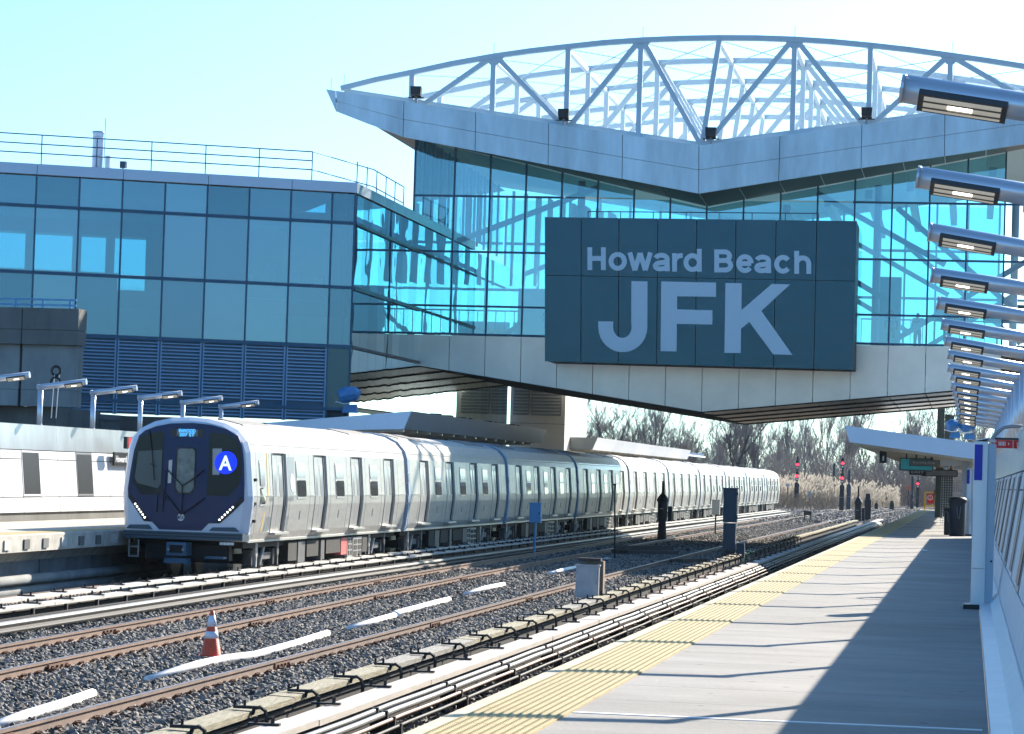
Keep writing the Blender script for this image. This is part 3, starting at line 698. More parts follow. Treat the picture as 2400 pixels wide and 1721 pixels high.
cw = rounded(.62, 1.18, 1.72, 2.8, .06, .012).build('cab_window_frame', 'steel_door', T)
rounded(.68, 1.12, 2.2, 2.74, .05, .018).build('pane', 'train_pane', cw); rounded(.68, 1.12, 1.78, 2.16, .05, .018).build('pane', 'train_window', cw)
for z in (1.35, 1.75, 2.3): MB().box(1.46, 1.56, .1, .2, z, z+.07).build('hinge', 'rubber', T)
CAR0 = (-17.75, 64.35)
front.location = (CAR0[0], CAR0[1], 0)
names = ['', 'second subway car, half of its side in the shadow of the bridge', 'third subway car, fully in the blue shadow under the bridge', 'fourth subway car, shaded beneath the hanging bridge', 'fifth subway car, sunlit again behind the bridge shadow', 'sixth subway car behind the black dome-topped signal case', 'seventh subway car, behind the small pale cabinet', 'eighth subway car, third from the tail of the train', 'ninth subway car, next to last of the train', 'last subway car at the tail of the train by the reeds']
for k in range(1, 10):
    o = car if k == 1 else copy_tree(car)
    o.location = (CAR0[0]+.0006*(k*18.4)*1.0, CAR0[1]+k*18.45, 0)
    tag(o, names[k], 'subway car', 'cars of the silver subway train')

# ------------------------------------------------------------------ platform lamps
def make_lamp():
    T = thing('platform_lamp', '', 'lamp')
    # local: pole foot at origin, arm reaches towards -x, rising a little
    MB().tube([(0, 0, -.35), (0, 0, 1.13)], .07, 14).build('pole', 'lamp_metal', T, True)
    MB().tube([(0, 0, -.02), (0, 0, .02)], .09, 14).build('collar', 'lamp_metal', T)
    a, b = Vector((.06, 0, 1.06)), Vector((-1.2, 0, 1.24)); d = (b-a).normalized()
    MB().tube([a, b], .078, 18).build('arm', 'lamp_metal', T, True)
    MB().tube([b-d*.004, b+d*.012], .082, 18).build('end_cap', 'lamp_metal', T)
    MB().tube([a-d*.02+Vector((0, 0, .0)), a+d*.03], .086, 14).build('joint_cap', 'lamp_metal', T)
    n = Vector((0, -.62, -.78)); n = (n-d*n.dot(d)).normalized(); s_ = d.cross(n)
    def slabm(u0, u1, v0, v1, w0, w1):
        P = lambda u, v, w_: b - d*u + s_*v + n*w_
        return MB().hexa([P(u0, v0, w0), P(u1, v0, w0), P(u1, v1, w0), P(u0, v1, w0)], [P(u0, v0, w1), P(u1, v0, w1), P(u1, v1, w1), P(u0, v1, w1)])
    H_ = slabm(.09, .56, -.062, .062, .03, .088).build('lamp_housing', 'lamp_dark', T)
    slabm(.12, .53, -.05, .05, .088, .093).build('diffuser', 'lamp_glow', H_)
    slabm(.25, .38, -.012, .018, .0935, .096).build('lamp_tube', 'lamp_tube', H_)
    for v in (-.02, .024): slabm(.115, .535, v-.0035, v+.0035, .097, .103).build('louvre_bar', 'lamp_dark', H_)
    return T
lamp = make_lamp()
LZ = 3.53
for k in range(18):
    o = lamp if k == 0 else copy_tree(lamp)
    o.location = (.80, LY0+4.45*k, LZ); o.rotation_euler = (rb.gauss(0, .004), rb.gauss(0, .008), rb.gauss(0, .012))
    tag(o, 'grey tubular lamp on the panelled wall reaching over the wide sunlit platform', 'lamp', 'lamps along the right platform wall')
for k in range(7):
    o = copy_tree(lamp); o.location = (-23.62, 62.0+4.52*k, 3.44); o.scale = (-1, 1, 1)
    tag(o, 'grey tubular lamp on the white wall behind the train', 'lamp', 'lamps along the far platform wall')

# ------------------------------------------------------------------ glass station building on the left
BX, BY = -22.6, 103.4                      # its right-hand corner
fd = Vector((-math.cos(math.radians(25)), -math.sin(math.radians(25)), 0))   # along the facade, to the left
fn = Vector((math.sin(math.radians(25)), -math.cos(math.radians(25)), 0))    # outwards, towards the tracks side
cor = Vector((BX, BY, 0))
def fz(y): return at_plane(820, y, cor, fn).z
Z_TOP, Z_F, Z_1, Z_2, Z_3, Z_4, Z_B = [fz(y) for y in (428, 452, 522.6, 673.8, 812.5, 959, 990)]
def FP(u, z, out=0.0): return cor + fd*u + fn*out + Vector((0, 0, z))
def fbox(u0, u1, z0, z1, o0, o1):
    return MB().hexa([FP(u0, z0, o0), FP(u1, z0, o0), FP(u1, z0, o1), FP(u0, z0, o1)], [FP(u0, z1, o0), FP(u1, z1, o0), FP(u1, z1, o1), FP(u0, z1, o1)])
BLD = thing('station_building', 'blue glass station building with louvred base and roof railing', 'building', (BX, BY, 0))
cols = [0, .86] + [.86+1.545*k for k in range(1, 12)]
NB = len(cols)-1
for i in range(NB):
    a, b = cols[i], cols[i+1]
    for r_, (z0, z1) in enumerate(((Z_1, Z_F), (Z_2, Z_1), (Z_3, Z_2))):
        opq = i in (3, 4) and r_ > 0
        fbox(a+.03, b-.03, z0+.05, z1-.05, -.02, .0).build('pane', 'glass_opaque' if opq else 'glass_front', BLD)
    if i < 8:
        if i == 0: fbox(a+.03, b-.03, Z_4+.03, Z_3-.05, -.02, .0).build('pane', 'glass_teal', BLD)
        else:
            lv = fbox(a+.02, b-.02, Z_B+.02, Z_3-.06, -.2, -.12).build('louvre_backing', 'mullion', BLD)
            m = MB(); z = Z_B+.1; 
            while z < Z_3-.15:
                if abs(z-Z_4) > .12:
                    m.hexa([FP(a+.07, z, -.10), FP(b-.07, z, -.10), FP(b-.07, z, 0.0), FP(a+.07, z, 0.0)], [FP(a+.07, z+.06, -.10), FP(b-.07, z+.06, -.10), FP(b-.07, z+.035, 0.0), FP(a+.07, z+.035, 0.0)])
                z += .125
            m.build('louvre_slats', 'louvre', lv)
            fbox(a+.02, a+.07, Z_B, Z_3-.06, -.1, .02).build('louvre_jamb', 'louvre', lv); fbox(b-.07, b-.02, Z_B, Z_3-.06, -.1, .02).build('louvre_jamb', 'louvre', lv)
for i in range(NB+1): fbox(cols[i]-.03, cols[i]+.03, Z_B, Z_F, -.08, .035).build('mullion', 'mullion', BLD)
for z, h in ((Z_1, .07), (Z_2, .07), (Z_3, .09), (Z_4, .07)):
    fbox(-.06, cols[-1], z-h, z+h*.6, -.1, .075).build('transom', 'mullion', BLD)
for k in range(0, NB, 2):
    a = cols[k] if k else -.05; b = cols[min(k+2, NB)]
    fbox(a+.01, b-.01, Z_F, Z_TOP, -.3, .10).build('roof_fascia', 'fascia_blue', BLD)
fbox(0, cols[-1], Z_TOP-.35, Z_TOP-.06, -12, -.3).build('roof_slab', 'interior_white', BLD)
fbox(.3, cols[-1], Z_3-.28, Z_3-.1, -12, -.25).build('floor_slab', 'interior', BLD)
fbox(.3, cols[-1], Z_1-.1, Z_1+.35, -12, -.4).build('ceiling', 'interior_white', BLD)
# interior: parapet behind the lower row, solid bay, far wall with openings
for i in range(NB):
    a, b = cols[i], cols[i+1]
    if i not in (3, 4): fbox(a+.02, b-.02, Z_3-.05, Z_3+(1.05 if i < 6 else 2.3), -.42, -.30).build('parapet', 'interior_white', BLD)
fbox(cols[3], cols[5], Z_3, Z_1, -.5, -.35).build('partition', 'interior', BLD)
fbox(0, cols[-1], Z_3-.1, Z_2-.25, -4.2, -4.0).build('rear_wall', 'interior', BLD)
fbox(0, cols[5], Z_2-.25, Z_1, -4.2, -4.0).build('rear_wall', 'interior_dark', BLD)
fbox(cols[5], cols[-1], Z_2+1.75, Z_1, -4.2, -4.0).build('rear_wall', 'interior', BLD)
for u in (cols[5]+1.2, cols[6]+.9, cols[7]+1.1, cols[9]+.2): fbox(u, u+.3, Z_2-.25, Z_1, -4.25, -3.95).build('rear_column', 'interior', BLD)
fbox(.2, cols[3], Z_3+.05, Z_1, -3.6, -3.4).build('partition', 'interior_dark', BLD); fbox(.22, .3, Z_3+.05, Z_F, -3.8, -.3).build('partition', 'interior', BLD)  # last partition added to block bright sky showing through the side glass
fbox(.02, cols[1]-.03, Z_B, Z_3-.1, -.4, -.3).build('backing', 'interior_dark', BLD)  # dark sheet added to keep sky light from behind the corner pane
for k in range(5): fbox(.4+k*.9, .75+k*.9, Z_2+.1+.2*(k % 2), Z_2+.5+.25*(k % 3), -3.38, -3.3).build('interior_panel', 'interior_white', BLD)
fbox(.3, cols[3], Z_2-.55, Z_2-.48, -.8, -.74).build('hand_rail', 'white_paint', BLD)
m = MB()
for k in range(24):
    u = cols[5]+.12+k*.12; m.add(fbox(u, u+.012, Z_3+1.1, Z_2-.35, -.75, -.74).v, [(3,2,1,0),(4,5,6,7),(0,1,5,4),(1,2,6,5),(2,3,7,6),(3,0,4,7)])
m.build('wire_screen', 'interior_white', BLD)
fbox(0, cols[-1], -.3, Z_B, -9, -8).build('rear_base', 'concrete_dark', BLD)
# return wall facing the tracks: glass tiers above, polished panels below
YE = 140.0; nret = 24; dy = (YE-BY)/nret
for k in range(nret):
    y0, y1 = BY+k*dy, BY+(k+1)*dy
    def rp(z0, z1, m, name='pane', th=.03): MB().box(BX-th, BX, y0+.008, y1-.008, z0, z1).build(name, m, BLD)
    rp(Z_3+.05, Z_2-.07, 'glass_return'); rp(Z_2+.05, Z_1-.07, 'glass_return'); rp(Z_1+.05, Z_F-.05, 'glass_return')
    rp(Z_4+.10, Z_3-.09, 'mirror_wall', 'polished_panel')
    rp(1.0, Z_4-.09, 'mirror_wall', 'polished_panel')
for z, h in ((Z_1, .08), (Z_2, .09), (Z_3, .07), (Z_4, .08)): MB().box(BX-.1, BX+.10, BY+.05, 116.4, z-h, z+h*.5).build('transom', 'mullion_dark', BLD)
MB().box(BX-.35, BX+.06, BY+.02, 129, Z_F, Z_TOP).build('roof_fascia', 'fascia_metal', BLD)
MB().box(BX-.5, BX-.25, BY+.3, YE, Z_B, Z_F).build('inner_wall', 'interior_dark', BLD)
MB().box(BX-.4, BX-.04, BY+.2, YE, -.3, 1.0).build('base_wall', 'concrete_dark', BLD)
# roof railing, sloping down with the return wall
R_ = thing('roof_railing', 'thin steel railing along the roof of the glass station building', 'railing', FP(0, Z_TOP))
P_up = [FP(cols[-1], Z_TOP, -.3), FP(1.6, Z_TOP, -.3), Vector((BX-.4, BY+2.4, Z_TOP-.35)), Vector((BX-.4, 114.5, Z_TOP-1.6))]
for h in (1.08, .75, .42):
    MB().tube([p+Vector((0, 0, h)) for p in P_up[:2]], .022, 6).build('rail', 'mullion', R_)
for h in (1.08, .42): MB().tube([P_up[1]+Vector((0, 0, h)), Vector((BX-.4, BY+5, Z_TOP+h-.05)), Vector((BX-.4, BY+11, Z_TOP+h-.1))], .022, 6).build('rail', 'mullion', R_)
for k in range(9):
    p = FP(1.6+k*1.98, Z_TOP, -.3); MB().tube([p-Vector((0, 0, .1)), p+Vector((0, 0, 1.08))], .022, 6).build('post', 'mullion', R_)
for k in range(6):
    p = Vector((BX-.4, BY+2+k*1.8, Z_TOP-.1)); MB().tube([p, p+Vector((0, 0, 1.1))], .022, 6).build('post', 'mullion', R_)
p = FP(9.0, Z_TOP-.1, -4); hz = at_plane(385, 318, p, fn).z
ST = thing('roof_stack', 'pale blue metal flue pipe standing on the building roof', 'flue', p)
MB().lathe([(.2, 0), (.2, hz-p.z-.1), (.225, hz-p.z-.08), (.225, hz-p.z), (.19, hz-p.z+.005)], p, 18).build('pipe', 'stack_blue', ST, True)
for q in (.9, 1.6): MB().lathe([(.212, q), (.212, q+.03)], p, 18).build('band', 'fascia_blue', ST)
MB().tube([p+Vector((.26, 0, 0)), p+Vector((.26, 0, hz-p.z+.5))], .012, 5).build('lightning_rod', 'mullion', ST)
MB().box(p.x+.33, p.x+.5, p.y-.1, p.y+.1, p.z, p.z+.95).build('side_box', 'fascia_metal', ST)
VB = thing('roof_camera', 'small dark camera mast beside the flue on the building roof', 'camera', p+Vector((1.0, 0, 0)))
MB().tube([p+Vector((1.0, 0, 0)), p+Vector((1.0, 0, .55))], .03, 6).build('mast', 'mullion', VB); MB().box(p.x+.9, p.x+1.12, p.y-.1, p.y+.1, p.z+.5, p.z+.75).build('head', 'mullion_dark', VB)
MB().tube([p+Vector((1.2, 0, 0)), p+Vector((1.25, 0, .3))], .06, 7).build('bracket', 'stack_blue', VB)

# concrete guideway block in front of the building, at the picture's left
GY = 92.0
g0 = atY(0, 721, GY); g1 = atY(186, 724, GY); gm = atY(198, 810, GY); gb = atY(195, 955, GY)
G_ = thing('concrete_viaduct', 'dark stained concrete viaduct block with a blue rail on top', 'viaduct', (g1.x-3, GY, 0))
for a, b in ((g1.x-1.95, g1.x), (g1.x-4.6, g1.x-1.97), (g1.x-8, g1.x-4.62)):
    MB().box(a, b-.015, GY, GY+.9, gm.z+.5, g1.z).build('parapet_panel', 'concrete_dark', G_)
    MB().box(a, b-.015, GY-.02, GY+.9, gm.z, gm.z+.485).build('parapet_panel', 'concrete_dark', G_)
    MB().box(a-.05, b-.12, GY+.25, GY+1.0, gb.z+.55, gm.z-.01).build('beam', 'concrete_grey', G_)
    MB().box(a-.05, b-.14, GY+.25, GY+1.0, gb.z, gb.z+.54).build('beam', 'concrete_grey', G_)
MB().box(g1.x-8, g1.x-1, GY+1, GY+6, -.3, gb.z).build('pier', 'concrete_dark', G_)
GR = thing('guard_rail', 'pale blue guard rail on top of the concrete viaduct', 'railing', (g1.x, GY+.3, g1.z))
for h in (.3, .12): MB().box(g1.x-8, g1.x-.2, GY+.27, GY+.33, g1.z+h-.03, g1.z+h+.03).build('rail', 'box_blue', GR)
for k in range(7): MB().box(g1.x-.45-k*.95, g1.x-.38-k*.95, GY+.28, GY+.32, g1.z, g1.z+.3).build('post', 'box_blue', GR)
# low equipment sheds between the wall and the building
e1 = atY(250, 985, 98)
SH = thing('equipment_shed', 'low grey equipment shed with sloping roof behind the far platform wall', 'shed', (e1.x, 98, 0))
MB().box(e1.x-3.0, e1.x+.6, 98, 101, -.3, e1.z).build('wall', 'concrete_grey', SH)
MB().prism([(e1.x-3.1, 97.9, e1.z), (e1.x+.7, 97.9, e1.z), (e1.x+.5, 97.9, e1.z+.18), (e1.x-2.7, 97.9, e1.z+.3)], (0, 3.2, 0)).build('roof', 'concrete_blue', SH)
MB().box(e1.x+.8, e1.x+3.4, 97, 97.3, -.3, e1.z+.15).build('screen', 'thicket', SH)
p = atX(128, 945, -23.9)
CL_ = thing('cable_coil', 'coil of black cable hanging on a thin frame beside a lamp pole', 'cable', p)
for dz, r_ in ((.55, .13), (.85, .12)): MB().tube([p+Vector((r_*math.cos(a*PI/8), .02*a/8, dz+r_*math.sin(a*PI/8))) for a in range(17)], .035, 6).build('loop', 'rubber', CL_)
for dx in (-.08, .05): MB().tube([p+Vector((dx, 0, -.4)), p+Vector((dx+.05, 0, .75))], .012, 5).build('frame', 'white_paint', CL_)
# name plate on the far wall, partly hidden by the train
q = atX(266, 1060, -23.3); q2 = atX(292, 1092, -23.3)
NP = thing('name_sign', 'black station name plate with white letters on the far white wall', 'sign', (q.x, q.y, q2.z))
MB().box(q.x-.02, q.x+.03, q.y, q.y+2.2, q2.z, q.z).build('plate', 'sign_black', NP)
text_on(text_mesh('Howard Beach', 'lettering', 'white_paint', 1.9, (q.z-q2.z)*.5, .02, .004), 'lettering', NP, (q.x+.036, q.y+.12, q2.z+(q.z-q2.z)*.25), (0, 1, 0), (0, 0, 1))
q = atX(290, 1028, -23.0); RS = thing('exit_sign', 'small red and black box sign above the name plate', 'sign', (q.x, q.y, q.z-.25))
MB().box(q.x, q.x+.1, q.y, q.y+.5, q.z-.28, q.z+.05).build('case', 'sign_black', RS); MB().box(q.x+.1, q.x+.106, q.y+.12, q.y+.5, q.z-.25, q.z+.03).build('face', 'red_sign', RS)

# ------------------------------------------------------------------ the bridge
GYP, BK = 116.5, 140.3               # glass plane, rear plane
XF0 = -10.83                         # fold
BR = thing('station_bridge', 'glass walled bridge over the tracks with V shaped metal fascia and arched roof trusses', 'bridge', (XF0, GYP, 5.4))
S0, S1, S2, S3 = [atY(968, y, GYP).z for y in (781, 715, 588, 458)]
mod = 1.495; gx = [XF0+mod*k for k in range(-8, 9)]; gx = [-22.98]+[x for x in gx if x > -22.7]
ftop = [(-22.98, atY(940, 324, GYP).z), (XF0, atY(1655, 486, GYP).z), (2.6, atY(2306, 352, GYP).z+.2)]
def zt(x): return interp(ftop, x)
sb = [(-23.0, atY(955, 853, GYP).z), (XF0, atY(1646, 965, GYP).z), (3.2, atY(2235, 914, GYP).z+.42)]
def zb(x): return interp(sb, x)
for x0, x1 in zip(gx, gx[1:]):
    for z0, z1 in ((S0, S1), (S1, S2), (S2, S3), (S3, None)):
        a, b = (z1, z1) if z1 else (zt(x0), zt(x1))
        if z1 and zt((x0+x1)/2) < z1: a, b = min(z1, zt(x0)), min(z1, zt(x1))
        if min(a, b) <= z0+.15: continue
        MB().hexa([(x0+.03, GYP-.015, z0+.03), (x1-.03, GYP-.015, z0+.03), (x1-.03, GYP, z0+.03), (x0+.03, GYP, z0+.03)], [(x0+.03, GYP-.015, a-.03), (x1-.03, GYP-.015, b-.03), (x1-.03, GYP, b-.03), (x0+.03, GYP, a-.03)]).build('pane', 'glass_bridge', BR)
    z0_, z1_ = zb(x0), zb(x1)
    MB().hexa([(x0+.012, GYP-.07+.07*(S0-z0_), z0_), (x1-.012, GYP-.07+.07*(S0-z1_), z1_), (x1-.012, GYP+.1+.07*(S0-z1_), z1_), (x0+.012, GYP+.1+.07*(S0-z0_), z0_)], [(x0+.012, GYP-.07, S0-.06), (x1-.012, GYP-.07, S0-.06), (x1-.012, GYP+.1, S0-.06), (x0+.012, GYP+.1, S0-.06)]).build('slab_panel', 'slab_metal', BR)
    # rear glazing
    for z0, z1 in ((S0, S1), (S1, S2), (S2, S3), (S3, S3+2.2)):
        MB().box(x0+.04, x1-.04, BK-.02, BK, z0+.04, z1-.04).build('rear_pane', 'glass_back', BR)
for x in gx:
    MB().box(x-.035, x+.035, GYP-.06, GYP+.10, S0, zt(x)+.05).build('mullion', 'mullion', BR)
    MB().box(x-.05, x+.05, BK-.12, BK+.1, S0, S3+2.3).build('rear_mullion', 'interior_truss', BR)
for z in (S0, S1, S2, S3):
    for a, b in ((-22.98, XF0), (XF0, 2.6)):
        x0, x1 = a, b
        if z >= S3-.1:           # the top transom stops where the soffit comes down
            x0, x1 = (a, XF0-5.9) if a < XF0-1 else (XF0+5.9, b)
        MB().box(x0, x1, GYP-.07, GYP+.09, z-.04, z+.04).build('transom', 'mullion', BR)
        MB().box(x0, x1, BK-.1, BK+.08, z-.06, z+.06).build('rear_transom', 'interior_truss', BR)
# side wall of the bridge at its left end, above the station roof
for k in range(12):
    y0 = GYP+.1+k*1.9; MB().box(-22.98, -22.95, y0, y0+1.86, Z_TOP+.2, zt(-22.9)+.2).build('side_pane', 'glass_bridge', BR)
    MB().box(-23.0, -22.9, y0-.05, y0+.05, Z_TOP, zt(-22.9)+.3).build('side_mullion', 'interior_truss', BR)
# fascia: joints along both wings
FY = 112.7
def fpt(x, y): p = atY(x, y, FY); return p
ft = [fpt(787, 213), fpt(946.6, 237), fpt(1114.5, 263), fpt(1285.4, 289), fpt(1459, 315.6), fpt(1638, 341), fpt(1828, 318.7), fpt(2020, 293), fpt(2214.6, 266.5), fpt(2412, 240), fpt(2610, 214)]
fb = [fpt(789, 262), fpt(944.5, 321.2), fpt(1113.6, 353.5), fpt(1284.6, 387), fpt(1458, 419.4), fpt(1637.6, 454), fpt(1825, 424), fpt(2018, 394), fpt(2213.7, 366), fpt(2410, 337), fpt(2608, 308)]
for k in range(len(ft)-1):
    a0, a1, b0, b1 = ft[k], ft[k+1], fb[k], fb[k+1]; g_ = .012
    for t0, t1 in ((0, .485), (.495, 1)):
        L0, L1 = b0.lerp(a0, t0), b0.lerp(a0, t1); R0_, R1 = b1.lerp(a1, t0), b1.lerp(a1, t1)
        P = [L0+Vector((g_, 0, 0)), R0_-Vector((g_, 0, 0)), R1-Vector((g_, 0, 0)), L1+Vector((g_, 0, 0))]
        MB().prism(P, (0, .12, 0)).build('fascia_panel', 'fascia_metal', BR)
tipp = fpt(764, 209.5); MB().prism([tipp, fb[0]+Vector((-.02, 0, 0)), ft[0]+Vector((-.02, 0, 0))], (0, .12, 0)).build('fascia_tip', 'fascia_metal', BR)
m = MB()
for k in range(1, len(ft)-1): m.bar(ft[k]+Vector((0, .1, 0)), fb[k]+Vector((0, .1, 0)), .05, .04, (0, 1, 0))
m.build('fascia_joints', 'soffit_dark', BR)
# soffit under the overhang, its panels, and the roof plates
for k in range(len(fb)-1):
    a, b = fb[k], fb[k+1]
    for j in range(2):
        p0, p1 = a.lerp(b, j/2), a.lerp(b, (j+1)/2)
        q0 = Vector((max(p0.x, -23.2), GYP+.02, zt(max(p0.x, -22.98))+.03)) if p0.x < 2.6 else Vector((p0.x, GYP+.02, p0.z+.12))
        q1 = Vector((max(p1.x, -23.2), GYP+.02, zt(max(p1.x, -22.98))+.03)) if p1.x < 2.6 else Vector((p1.x, GYP+.02, p1.z+.12))
        e = Vector((.02, 0, 0))
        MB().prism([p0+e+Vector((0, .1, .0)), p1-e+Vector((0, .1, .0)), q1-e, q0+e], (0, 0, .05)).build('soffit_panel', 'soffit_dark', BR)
m = MB(); 
for P in ((ft[0], ft[5]), (ft[5], ft[-1])):
    a, b = P; m.prism([a+Vector((0, .12, -.45)), b+Vector((0, .12, -.45)), Vector((b.x, BK+3, b.z-.45)), Vector((a.x, BK+3, a.z-.45))], (0, 0, .18))
m.build('roof_plate', 'interior_white', BR)
# floor and the sloping underside with its panel grid
MB().box(-23, 2.6, GYP+.12, BK, S0-.35, S0-.1).build('floor', 'interior', BR)
ROWS = 4
for wing in (0, 1):
    xs = [x for x in gx if (x <= XF0+.01 if wing == 0 else x >= XF0-.01)]
    for x0, x1 in zip(xs, xs[1:]):
        for r_ in range(ROWS):
            y0 = GYP+.3+(BK-GYP-1.4)*r_/ROWS; y1 = GYP+.3+(BK-GYP-1.4)*(r_+1)/ROWS
            MB().hexa([(x0+.03, y0+.25, zb(x0)+.02), (x1-.03, y0+.25, zb(x1)+.02), (x1-.03, y1-.0, zb(x1)+.02), (x0+.03, y1, zb(x0)+.02)], [(x0+.03, y0+.25, zb(x0)+.06), (x1-.03, y0+.25, zb(x1)+.06), (x1-.03, y1, zb(x1)+.06), (x0+.03, y1, zb(x0)+.06)]).build('underside_panel', 'soffit_metal', BR)
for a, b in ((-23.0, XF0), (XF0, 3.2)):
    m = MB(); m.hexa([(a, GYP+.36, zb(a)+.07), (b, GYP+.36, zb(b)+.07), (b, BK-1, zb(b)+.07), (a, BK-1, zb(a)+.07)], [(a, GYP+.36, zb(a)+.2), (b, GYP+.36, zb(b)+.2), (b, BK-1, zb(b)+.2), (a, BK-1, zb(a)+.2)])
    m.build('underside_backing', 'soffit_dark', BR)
    for r_ in range(ROWS+1):
        yy = GYP+.3+(BK-GYP-1.4)*r_/ROWS
        MB().bar((a, yy+.12, zb(a)), (b, yy+.12, zb(b)), .14, .1).build('underside_rib', 'soffit_dark', BR)
MB().hexa([(-23, BK-1, zb(-23)), (XF0, BK-1, zb(XF0)), (XF0, BK, zb(XF0)), (-23, BK, zb(-23))], [(-23, BK-1, S0), (XF0, BK-1, S0), (XF0, BK, S0), (-23, BK, S0)]).build('rear_slab', 'slab_metal', BR)
MB().hexa([(XF0+.01, BK-1, zb(XF0)), (3.2, BK-1, zb(3.2)), (3.2, BK, zb(3.2)), (XF0+.01, BK, zb(XF0))], [(XF0+.01, BK-1, S0), (3.2, BK-1, S0), (3.2, BK, S0), (XF0+.01, BK, S0)]).build('rear_slab', 'slab_metal', BR)
# braces and columns seen through the glass
for yy in (GYP+2.2, BK-3):
    for a, b in (((-21.5, S2+.6), (-15.6, zt(-15.6)-.1)), ((-19.5, S0), (-14.5, S2+.2)), ((-14.5, S2), (-9.5, S0)), ((-7.0, S2+.5), (-3.0, S0+1.6)), ((-3.2, S3), (2.2, S1)), ((2.2, S2+.3), (-3.6, S0)), ((-6.5, zt(-6.5)), (-1.2, S2))):
        MB().bar((a[0], yy, a[1]), (b[0], yy, b[1]), .22, .22, (0, 1, 0)).build('brace', 'interior_truss', BR)
for x in (-16.4, -4.0, 1.6):
    MB().tube([(x, GYP+3, S0), (x, GYP+3, S3+1.0)], .16, 10).build('column', 'interior_truss', BR)
for k in range(9):       # tall fins inside the left end
    x = -22.2+.62*k; MB().box(x, x+.12, BK-3.2-.9*k*.3, BK-3.0, S2, zt(x)+.1).build('fin', 'interior_white', BR)
for k in range(7): MB().box(-8+k*1.7, -7.7+k*1.7, GYP+4, BK-.5, zt(-8+k*1.7)-.4, zt(-8+k*1.7)-.02).build('ceiling_beam', 'interior_white', BR)
for x0, x1 in ((-22.6, -17.2), (-4.5, 2.4)):
    MB().box(x0, x1, GYP+.6, GYP+.64, S0+1.0, S0+1.06).build('hand_rail', 'interior_truss', BR)
    for k in range(14): MB().box(x0+(x1-x0)*k/14, x0+(x1-x0)*k/14+.03, GYP+.6, GYP+.63, S0, S0+1.0).build('baluster', 'interior_truss', BR)
MB().box(-4.0, -3.0, GYP+4, GYP+4.6, S0, S0+3.0).build('lift_shaft', 'interior', BR)
MB().box(-1.6, -.2, GYP+6, GYP+6.2, S0+1.3, S0+1.9).build('information_board', 'interior_dark', BR)
MB().box(.4, 2.4, GYP+8, GYP+8.2, S0+1.4, S0+2.2).build('information_board', 'interior_dark', BR)
MB().box(-19.6, -17.2, GYP+7, GYP+7.3, S0, S0+2.4).build('partition', 'interior', BR)
# roof trusses
TYF = 113.35
def tp(x, y): p = atY(x, y, TYF); return Vector((p.x, 0, p.z))
arch = [tp(*p) for p in ((800, 208), (880, 188), (968, 170), (1060, 150), (1158, 132.5), (1245, 120), (1332, 110), (1415, 101), (1502, 95), (1595, 91), (1686, 89.5), (1775, 90), (1862, 93), (1950, 98.5), (2040, 107), (2130, 117), (2228, 130.5), (2315, 143), (2410, 158), (2510, 176), (2600, 196))]
bot = [(p.x, p.z+.05) for p in ft]
def zbot(x): return interp(bot, x)
def zarch(x): return interp([(p.x, p.z) for p in arch], x)
def make_truss():
    Tn = bpy.data.objects.new('roof_truss', None); COL.objects.link(Tn); Tn.parent = BR; Tn['org'] = tuple(BR['org']); KIDS.setdefault(BR.name, []).append(Tn)
    o0 = Vector((0, TYF, 0))
    m = MB()
    for a, b in zip(arch, arch[1:]): m.bar(a+o0, b+o0+(b-a).normalized()*.02, .26, .21)
    m.build('top_chord', 'truss_white', Tn)
    m = MB(); 
    for a, b in ((ft[0].x+.2, ft[5].x), (ft[5].x, ft[-1].x)): m.bar((a, TYF+.1, zbot(a)+.06), (b, TYF+.1, zbot(b)+.06), .2, .2)
    m.build('bottom_chord', 'truss_white', Tn)
    X = lambda px: tp(px, 120).x
    for px in (968, 1158, 1332, 1502, 1862, 2040, 2228, 2410):
        x = X(px); MB().bar((x, TYF, zbot(x)), (x, TYF, zarch(x)), .2, .2, (0, 1, 0)).build('vertical', 'truss_white', Tn)
    xf = X(1686); MB().bar((X(1652), TYF, zbot(X(1652))), (xf, TYF, zarch(xf)), .2, .24, (0, 1, 0)).build('vertical', 'truss_white', Tn)
    for a, b in ((998, 1150), (1325, 1166), (1340, 1496), (1650, 1508), (1660, 1855), (2030, 1868), (2050, 2222), (2420, 2234)):
        xa, xb = X(a), X(b); MB().bar((xa, TYF, zbot(xa)), (xb, TYF, zarch(xb)-.05), .2, .2, (0, 1, 0)).build('diagonal', 'truss_white', Tn)
    for px in (1158, 1502, 1862, 2228):   # gusset plates
        x = X(px); z = zarch(x); MB().prism([(x-.42, TYF-.09, z-.02), (x-.14, TYF-.09, z-.34), (x+.14, TYF-.09, z-.34), (x+.42, TYF-.09, z-.03)], (0, .18, 0)).build('gusset', 'truss_white', Tn)
    return Tn
tr0 = make_truss()
for k in range(1, 5):
    c = copy_tree(tr0, BR); c.location = (0, 6.15*k, 0)
for px in (1158, 1332, 1502, 1686, 1862, 2040, 2228):
    x = tp(px, 120).x; z = zarch(x)-.12; MB().bar((x, TYF+.13, z), (x, TYF+24.5, z), .16, .2).build('purlin', 'truss_white', BR)
nodes_ = [968, 1158, 1332, 1502, 1686, 1862, 2040, 2228, 2410]
for a, b in zip(nodes_, nodes_[1:]):
    xa, xb = tp(a, 120).x, tp(b, 120).x
    for k in range(4):
        y0, y1 = TYF+6.15*k, TYF+6.15*(k+1)
        MB().tube([(xa, y0, zarch(xa)-.1), (xb, y1, zarch(xb)-.1)], .022, 4).build('tie_rod', 'truss_white', BR)
        MB().tube([(xb, y0, zarch(xb)-.1), (xa, y1, zarch(xa)-.1)], .022, 4).build('tie_rod', 'truss_white', BR)
